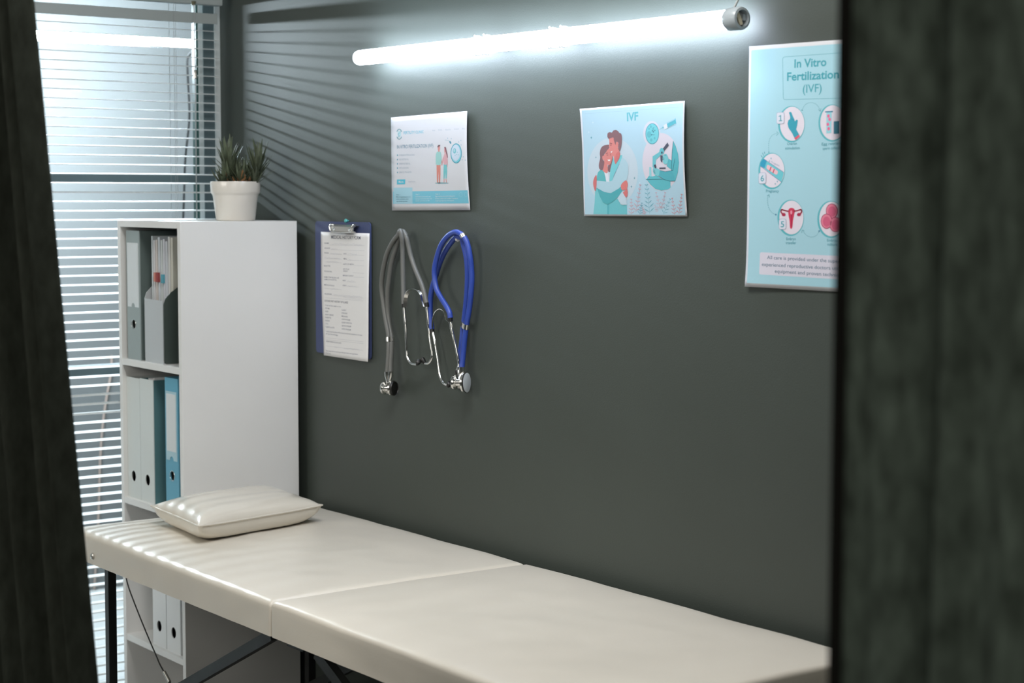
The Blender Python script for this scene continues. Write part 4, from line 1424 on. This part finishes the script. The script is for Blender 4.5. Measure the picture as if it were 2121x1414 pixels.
W4 = [(0.411, 1.372), (0.631, 1.372), (0.627, 1.075), (0.417, 1.075)]
A4 = Art([(660.4, 480), (761, 483), (760.6, 749.3), (664.9, 735.7)], W4, FR4,
         lambda s, t: -0.0095 - 0.006 * t * t * s - 0.0025 * math.sin(PI * t * 1.6) * t, 1.0)
sh = A4.sheet('medical_form', M_PAPER, ny=30)
tag(sh, 'white paper headed MEDICAL HISTORY FORM held in the navy clipboard', 'form')
A4.frame(640, 440, 4.42)
LT = 'lettering'
D1, D2 = (96, 100, 116), (142, 146, 162)
A4.text('heading_text', D1, 'MEDICAL HISTORY FORM', (186, 242), (454, 250), 32, 2, 0.008)
for s_, a, b in (('NAME', (124, 291), (165, 292)), ('ADDRESS', (124, 338), (176, 340)), ('PHONE', (124, 383), (163, 385)), ('DATE', (300, 391), (327, 392)), ('EMAIL', (300, 438), (332, 440)), ('DATE OF BIRTH', (298, 488), (394, 492)),
                 ('BLOOD TYPE', (122, 504), (180, 508)), ('DATE OF LAST', (298, 534), (356, 537)), ('CHECKUP', (298, 553), (340, 555)), ('OCCUPATION', (124, 554), (194, 560)), ('EMERGENCY CONTACT', (296, 594), (394, 600)),
                 ('FAMILY PHYSICIAN OR', (124, 608), (262, 619)), ('NAME OF HOSPITAL', (124, 630), (240, 637)), ('HEIGHT', (294, 640), (326, 642)), ('WEIGHT', (294, 686), (330, 688)), ('MEDICATIONS', (126, 680), (218, 690)), ('ALLERGIES', (128, 762), (194, 768)),
                 ('OUTLINE PAST HISTORY OF ILLNESS', (126, 828), (345, 846)), ('Check all that apply to you', (130, 866), (278, 880)), ('ASTHMA', (130, 894), (174, 898)), ('CANCER', (130, 922), (160, 925)), ('HEART DISEASE', (130, 950), (208, 958)), ('DIABETES', (130, 977), (184, 983)), ('EPILEPSY', (130, 1005), (172, 1010)), ('GOUT', (130, 1032), (158, 1036)), ('TUBERCULOSIS', (130, 1062), (214, 1070)),
                 ('ALLERGY', (284, 910), (328, 914)), ('STROKE', (284, 938), (336, 943)), ('MIGRAINE', (284, 966), (340, 972)), ('LUNG PROBLEM', (284, 994), (362, 1002)), ('KIDNEY INFECTION', (284, 1022), (378, 1032)), ('GASTRIC PROBLEM', (284, 1052), (370, 1060)), ('LIVER PROBLEM', (284, 1080), (368, 1090)),
                 ('I certify that the above information is true and complete to the best', (132, 1100), (476, 1138)), ('of my knowledge.', (132, 1122), (248, 1136)), ('PATIENT SIGNATURE AND DATE', (132, 1190), (276, 1208)), ('Please keep this form and bring it with you to your next appointment', (130, 1272), (436, 1306)), ('Thank you', (130, 1292), (176, 1298))):
    A4.text(LT if s_[0:2] != 'OU' else 'section_text', D2 if s_[0:2] != 'OU' else D1, s_, a, b, 13 if s_[0:2] != 'OU' else 17, 2, 0.004)
LN = (186, 189, 198)
for a, b in (((170, 302), (490, 308)), ((180, 346), (490, 356)), ((168, 388), (284, 392)), ((124, 430), (284, 436)), ((124, 462), (284, 470)), ((332, 396), (488, 400)), ((336, 446), (488, 450)), ((398, 494), (488, 498)), ((388, 562), (488, 568)), ((398, 602), (488, 606)), ((330, 646), (420, 650)), ((334, 690), (440, 696)), ((124, 706), (284, 720)), ((198, 772), (486, 796)), ((130, 792), (486, 822)),
             ((132, 1152), (486, 1190)), ((132, 1168), (486, 1206)), ((132, 1224), (484, 1266))):
    A4.stroke('ruled_lines', LN, [a, b], 1.6, 2)
random.seed(5)
for (xa, ya, xb, yb_) in ((190, 292, 470, 300), (190, 338, 240, 342), (176, 382, 280, 388), (126, 420, 270, 430), (140, 456, 250, 462), (340, 388, 420, 392), (345, 438, 370, 442), (340, 640, 400, 644), (340, 686, 420, 690), (190, 712, 250, 718), (210, 764, 470, 788), (300, 788, 470, 812), (300, 1250, 450, 1262), (210, 1232, 240, 1238)):
    n_ = int((xb - xa) / 7)
    pts = [(xa + (xb - xa) * i / n_ + random.uniform(-2, 2), ya + (yb_ - ya) * i / n_ + random.uniform(-7, 5)) for i in range(n_ + 1)]
    A4.stroke('handwriting', (182, 187, 202), pts, 1.3, 3, True)
A4.finish(sh, 14)


# ------------------------------------------------------------------ stethoscopes
def stetho(name, label, mrub, r, A_, B_, C_, D_, band, ferC, ferD, EL, ER, tips, chest, axis, R_, cyl, clamp_i, bandw, ends):
    t = thing(name, label, 'stethoscope', (sum(p[0] for p in A_) / len(A_), 0, A_[0][2]), 'stethoscopes hanging on the dark wall')
    for path in (A_ if False else A_,):
        pass
    for path in (A_, B_, C_, D_):
        obj('rubber_tube', tube(catmull(path, 8), r, 14), mrub, t, 60)
    for fa, fb in (ferC, ferD):
        obj('ferrule', tube([fa, fb], r * 0.85, 14), M_BLACK, t, 40, 'black rubber ferrule')
    bm = bmesh.new()
    sweep(bm, catmull(band, 6), 0, prof=[(-0.0006, -bandw), (0.0006, -bandw), (0.0006, bandw), (-0.0006, bandw)], ref=(-0.35, -0.94, 0) if ends == 'bell' else (0.5, -0.86, 0))
    obj('spring_band', bm, M_CHROME, t, 40, 'curved chrome spring band')
    for path in (EL, ER):
        cp = catmull(path, 8)
        n_ = len(cp)
        obj('ear_tube', tube(cp, [0.0034 if i < n_ * 0.22 else 0.0029 for i in range(n_)], 12), M_CHROME, t, 60, 'chrome ear tube')
    for c_, d_ in tips:
        obj('ear_tip', lathebm([(0, -0.008), (0.0035, -0.007), (0.0048, -0.002), (0.0062, 0.003), (0.005, 0.007), (0, 0.009)], c_, d_, 18), M_BLACK, t, 50, 'black ear tip')
    # clips joining the two tubes
    for ia, hh in clamp_i:
        if ia == 1:
            pa, pb = Vector(A_[1]), Vector(A_[2])
            d_ = (pb - pa).normalized()
            obj('tube_clip', tube([pa - d_ * hh, pa + d_ * hh], r * 1.14, 18), M_CHROME, t, 40, 'chrome clip near the top bend')
            continue
        pa, pb = Vector(A_[ia]), Vector(B_[min(ia, len(B_) - 1)])
        pb = min((Vector(p) for p in catmull(B_, 8)), key=lambda q: abs(q.z - pa.z) + (0 if abs(q.x - pa.x) < 0.05 else 1))
        mid = (pa + pb) / 2
        dirv = (Vector(A_[min(ia + 1, len(A_) - 1)]) - Vector(A_[max(ia - 1, 0)])).normalized()
        w2 = (pa - pb).length / 2 + r * 1.12
        sd = (pa - pb).normalized()
        bm = bmesh.new()
        pr = []
        for k_ in range(20):
            q = 2 * PI * k_ / 20
            pr.append((w2 * (abs(math.cos(q)) ** 0.7) * (1 if math.cos(q) > 0 else -1), r * 1.16 * (abs(math.sin(q)) ** 0.7) * (1 if math.sin(q) > 0 else -1)))
        sweep(bm, [mid - dirv * hh, mid + dirv * hh], 0, prof=[(b_, a_) for a_, b_ in pr], ref=sd)
        obj('tube_clip', bm, M_CHROME, t, 40, 'chrome clip joining the tubes')
    # chest piece
    ax_ = Vector(axis).normalized()
    c = Vector(chest)
    hl = cyl
    bm = bmesh.new()
    lathe(bm, [(0, -hl), (R_[0] * 0.93, -hl - 0.0005), (R_[0], -hl + 0.0015), (R_[0], -hl + 0.0045), (R_[0] * 0.9, -hl + 0.006), (0.0085, -hl + 0.008), (0.0082, hl - 0.008), (R_[1] * 0.9, hl - 0.006), (R_[1], hl - 0.0045), (R_[1], hl - 0.001), (R_[1] * 0.94, hl), (0, hl)], c, ax_, 48)
    cp = obj('chestpiece', bm, M_CHROME, t, 35, 'chrome double sided chestpiece')
    obj('diaphragm', lathebm([(0, 0), (R_[1] * 0.93, 0), (R_[1] * 0.9, 0.0025), (R_[1] * 0.84, 0.004), (R_[1] * 0.80, 0.0022), (0, 0.0022)] if ends == 'bell' else [(R_[1] * 0.92, 0), (R_[1] * 0.93, 0.0022), (R_[1] * 0.8, 0.003), (0, 0.003)], c + ax_ * (hl + 0.0002), ax_, 44), M_BLACK if ends == 'bell' else M_LABEL, cp, 40)
    if ends != 'bell':
        obj('rim', lathebm([(R_[1] * 0.95, 0), (R_[1] * 0.97, 0.0016), (R_[1] * 0.93, 0.0024), (R_[1] * 0.9, 0.001)], c + ax_ * hl, ax_, 44), M_BLACK, cp, 40)
    bm = bmesh.new()
    lathe(bm, [(0, -0.012), (0.0048, -0.012), (0.0048, -0.006), (0.003, -0.005), (0.003, 0.0)], c, (0, 0, 1), 16)
    obj('lock_screw', bm, M_NICKEL, cp, 40)
    top1, top2 = Vector(A_[-1]), Vector(B_[-1])
    bm = bmesh.new()
    for tp in (top1, top2):
        sweep(bm, [tp + Vector((0, 0, 0.004)), tp + Vector((0, 0, -0.006)), tp.lerp(c, 0.45), c.lerp(tp, 0.2)], [r * 1.06, r * 1.06, 0.0042, 0.0042], 16)
    obj('stem', bm, M_CHROME, cp, 40)
    return t


G_A = [(0.805, -0.0335, 1.368), (0.8005, -0.035, 1.380), (0.786, -0.030, 1.372), (0.757, -0.026, 1.356), (0.725, -0.021, 1.329), (0.707, -0.018, 1.302), (0.696, -0.016, 1.278), (0.690, -0.0145, 1.251), (0.697, -0.0145, 1.216), (0.711, -0.017, 1.178), (0.724, -0.019, 1.150), (0.729, -0.021, 1.134), (0.734, -0.024, 1.112), (0.736, -0.027, 1.083), (0.736, -0.030, 1.058)]
G_B = [(0.8112, -0.026, 1.3685), (0.798, -0.027, 1.379), (0.771, -0.019, 1.362), (0.748, -0.015, 1.335), (0.728, -0.012, 1.306), (0.717, -0.011, 1.273), (0.710, -0.011, 1.240), (0.709, -0.010, 1.199), (0.719, -0.012, 1.164), (0.729, -0.014, 1.144), (0.734, -0.016, 1.134), (0.738, -0.019, 1.112), (0.741, -0.023, 1.083), (0.745, -0.026, 1.059)]
G_C = [(0.786, -0.030, 1.3725), (0.801, -0.035, 1.381), (0.806, -0.034, 1.366), (0.803, -0.030, 1.343), (0.803, -0.030, 1.314), (0.806, -0.031, 1.277), (0.810, -0.033, 1.245), (0.814, -0.035, 1.219)]
G_D = [(0.777, -0.022, 1.366), (0.798, -0.027, 1.380), (0.811, -0.026, 1.367), (0.816, -0.023, 1.346), (0.823, -0.021, 1.323), (0.838, -0.020, 1.296), (0.857, -0.020, 1.272), (0.872, -0.021, 1.252), (0.886, -0.022, 1.224)]
stetho('stethoscope', 'grey tubed stethoscope with chrome ear tubes, hanging next to the clipboard', M_GRUB, 0.0054, G_A, G_B, G_C, G_D,
       [(0.820, -0.036, 1.212), (0.822, -0.036, 1.228), (0.825, -0.035, 1.240), (0.833, -0.033, 1.249), (0.848, -0.031, 1.254), (0.864, -0.029, 1.252), (0.874, -0.027, 1.242), (0.878, -0.026, 1.229), (0.883, -0.024, 1.217)],
       ((0.814, -0.035, 1.220), (0.8145, -0.035, 1.211)), ((0.886, -0.022, 1.226), (0.888, -0.022, 1.216)),
       [(0.815, -0.035, 1.212), (0.818, -0.035, 1.191), (0.822, -0.035, 1.165), (0.824, -0.035, 1.136), (0.824, -0.034, 1.116), (0.828, -0.034, 1.100), (0.841, -0.033, 1.089), (0.862, -0.032, 1.088)],
       [(0.886, -0.022, 1.218), (0.889, -0.021, 1.191), (0.893, -0.020, 1.160), (0.900, -0.021, 1.135), (0.905, -0.021, 1.118), (0.905, -0.022, 1.104), (0.895, -0.023, 1.093), (0.881, -0.024, 1.092)],
       (((0.868, -0.033, 1.0925), (0.7, -0.3, 0.5)), ((0.877, -0.025, 1.0965), (-0.6, -0.2, 0.7))),
       (0.738, -0.0275, 1.0245), (0.91, 0.41, 0.02), (0.0150, 0.0180), 0.0135, ((11, 0.005),), 0.0042, 'bell')

B_A = [(1.019, -0.031, 1.381), (1.037, -0.030, 1.374), (1.048, -0.027, 1.358), (1.055, -0.025, 1.332), (1.056, -0.022, 1.305), (1.056, -0.021, 1.280), (1.052, -0.021, 1.247), (1.046, -0.020, 1.222), (1.041, -0.021, 1.200), (1.036, -0.021, 1.183), (1.031, -0.022, 1.155), (1.028, -0.023, 1.127), (1.027, -0.025, 1.105), (1.0275, -0.027, 1.091)]
B_B = [(1.000, -0.022, 1.373), (1.019, -0.022, 1.371), (1.023, -0.019, 1.353), (1.029, -0.016, 1.326), (1.030, -0.014, 1.293), (1.027, -0.013, 1.259), (1.021, -0.012, 1.226), (1.016, -0.012, 1.200), (1.013, -0.013, 1.181), (1.011, -0.015, 1.153), (1.010, -0.018, 1.125), (1.013, -0.021, 1.103), (1.017, -0.025, 1.090)]
B_C = [(1.037, -0.030, 1.3735), (1.020, -0.032, 1.381), (0.999, -0.032, 1.379), (0.979, -0.033, 1.369), (0.959, -0.034, 1.351), (0.944, -0.034, 1.326), (0.936, -0.035, 1.301), (0.937, -0.035, 1.279), (0.946, -0.036, 1.257), (0.963, -0.036, 1.239), (0.983, -0.036, 1.222), (0.994, -0.036, 1.210), (0.998, -0.036, 1.198)]
B_D = [(1.019, -0.022, 1.370), (0.997, -0.020, 1.370), (0.973, -0.019, 1.356), (0.948, -0.017, 1.336), (0.928, -0.016, 1.312), (0.911, -0.014, 1.286), (0.898, -0.014, 1.262), (0.890, -0.014, 1.239), (0.888, -0.014, 1.214), (0.890, -0.015, 1.191), (0.897, -0.016, 1.167)]
stetho('stethoscope', 'blue tubed stethoscope with pale round chestpiece, hanging right of the grey one', M_BRUB, 0.0059, B_A, B_B, B_C, B_D,
       [(0.902, -0.016, 1.160), (0.902, -0.018, 1.178), (0.906, -0.019, 1.192), (0.918, -0.021, 1.206), (0.940, -0.025, 1.214), (0.960, -0.029, 1.212), (0.970, -0.031, 1.204), (0.979, -0.033, 1.193), (0.996, -0.034, 1.187)],
       ((0.998, -0.036, 1.199), (0.9985, -0.036, 1.191)), ((0.897, -0.016, 1.168), (0.900, -0.016, 1.159)),
       [(0.901, -0.016, 1.161), (0.910, -0.017, 1.144), (0.917, -0.018, 1.125), (0.925, -0.019, 1.103), (0.933, -0.021, 1.081), (0.940, -0.023, 1.066), (0.954, -0.024, 1.054), (0.972, -0.026, 1.051)],
       [(0.997, -0.035, 1.189), (1.000, -0.034, 1.173), (1.008, -0.033, 1.151), (1.014, -0.031, 1.129), (1.017, -0.0295, 1.113), (1.018, -0.028, 1.100), (1.010, -0.026, 1.088)],
       (((0.979, -0.027, 1.0530), (0.7, -0.2, 0.6)), ((1.003, -0.020, 1.084), (-0.6, 0.1, -0.4))),
       (1.029, -0.0335, 1.062), (0.826, 0.50, 0.03), (0.0158, 0.0225), 0.0145, ((9, 0.0055), (1, 0.004)), 0.0026, 'disc')
for xx, yy, zz, lb in ((0.772, 0.020, 1.3672, 'white wall pin carrying the grey stethoscope'), (1.003, 0.026, 1.3655, 'white wall pin carrying the blue stethoscope')):
    pn = thing('wall_pin', lb, 'pin', (xx, 0, zz), 'wall pins')
    obj('pin', lathebm([(0.002, 0), (0.002, yy - 0.010), (0.0042, yy - 0.009), (0.0048, yy - 0.005), (0.003, yy - 0.001), (0, yy)], (xx, 0, zz), (0, -1, 0), 16), M_PAPER, pn, 40)


# ------------------------------------------------------------------ curtains
def curtain(name, label, fx, z0, z1, nx, nz, mc=None):
    t = thing(name, label, 'curtain', fx(0.5, 0) if False else (fx(0.0, 0.5)[0], -1.25, 0))
    bm = bmesh.new()
    vs = [[bm.verts.new((*fx(i / nx, j / nz)[:2], z0 + (z1 - z0) * j / nz)) for j in range(nz + 1)] for i in range(nx + 1)]
    for i in range(nx):
        for j in range(nz):
            bm.faces.new((vs[i][j], vs[i + 1][j], vs[i + 1][j + 1], vs[i][j + 1]))
    o = obj('cloth', bm, mc or M_CURT, t, 80)
    md = o.modifiers.new('thick', 'SOLIDIFY')
    md.thickness = 0.0016
    return t


def right_fx(s, h):
    # broad soft folds parted by narrow deep creases that lean a little
    x = 3.2765 + 1.35 * s + 0.006 * (0.5 - h)
    ph = x - 3.2765
    y = -1.258 - 0.006 * math.sin(2 * PI * ph / 0.19 + 1.2 * h) - 0.003 * math.sin(2 * PI * ph / 0.046 + 5 * h)
    for k in range(16):
        c = 0.076 + 0.079 * k + 0.012 * math.sin(k * 2.3) + (0.030 - 0.004 * (k % 3)) * (h - 0.5)
        d = abs(ph - c)
        if d < 0.05:
            y += (0.055 - 0.01 * (k % 2)) * math.exp(-(d / 0.0048) ** 2) - 0.007 * math.exp(-((d - 0.018) / 0.012) ** 2)
    return (x, y)


rc = curtain('curtain', 'dark grey green curtain hanging at the right in the foreground', right_fx, 0.02, 2.575, 800, 24)
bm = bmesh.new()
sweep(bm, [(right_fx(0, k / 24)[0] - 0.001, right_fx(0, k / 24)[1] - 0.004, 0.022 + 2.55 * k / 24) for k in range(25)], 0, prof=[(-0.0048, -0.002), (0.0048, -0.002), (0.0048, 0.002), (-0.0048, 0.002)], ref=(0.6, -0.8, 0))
obj('edge_strip', bm, mat('black edge strip', (0.006, 0.006, 0.005, 1), 0.9, spec=0.1), rc, label='black strip along the free edge')  # separate black strip swept along the cloth's free edge


def left_fx(s, h):
    z = 0.02 + (2.575 - 0.02) * h
    xe = 1.742 + (1.726 - z) * 0.186
    x = xe - (0.36 + 0.1 * (1 - h)) * s
    y = -1.25 - 0.020 * math.sin(2 * PI * s / 0.21 + 0.9) - 0.008 * math.sin(2 * PI * s / 0.47 + 2 * h)
    if s < 0.025:
        y += 0.03 * (1 - s / 0.025)
    return (x, y)


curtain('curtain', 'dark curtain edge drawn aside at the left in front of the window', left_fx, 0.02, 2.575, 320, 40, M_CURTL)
tr = struct('trim_1', boxbm(-0.11, 5.39, -1.265, -1.235, 2.57, 2.6), M_FRAMEL)
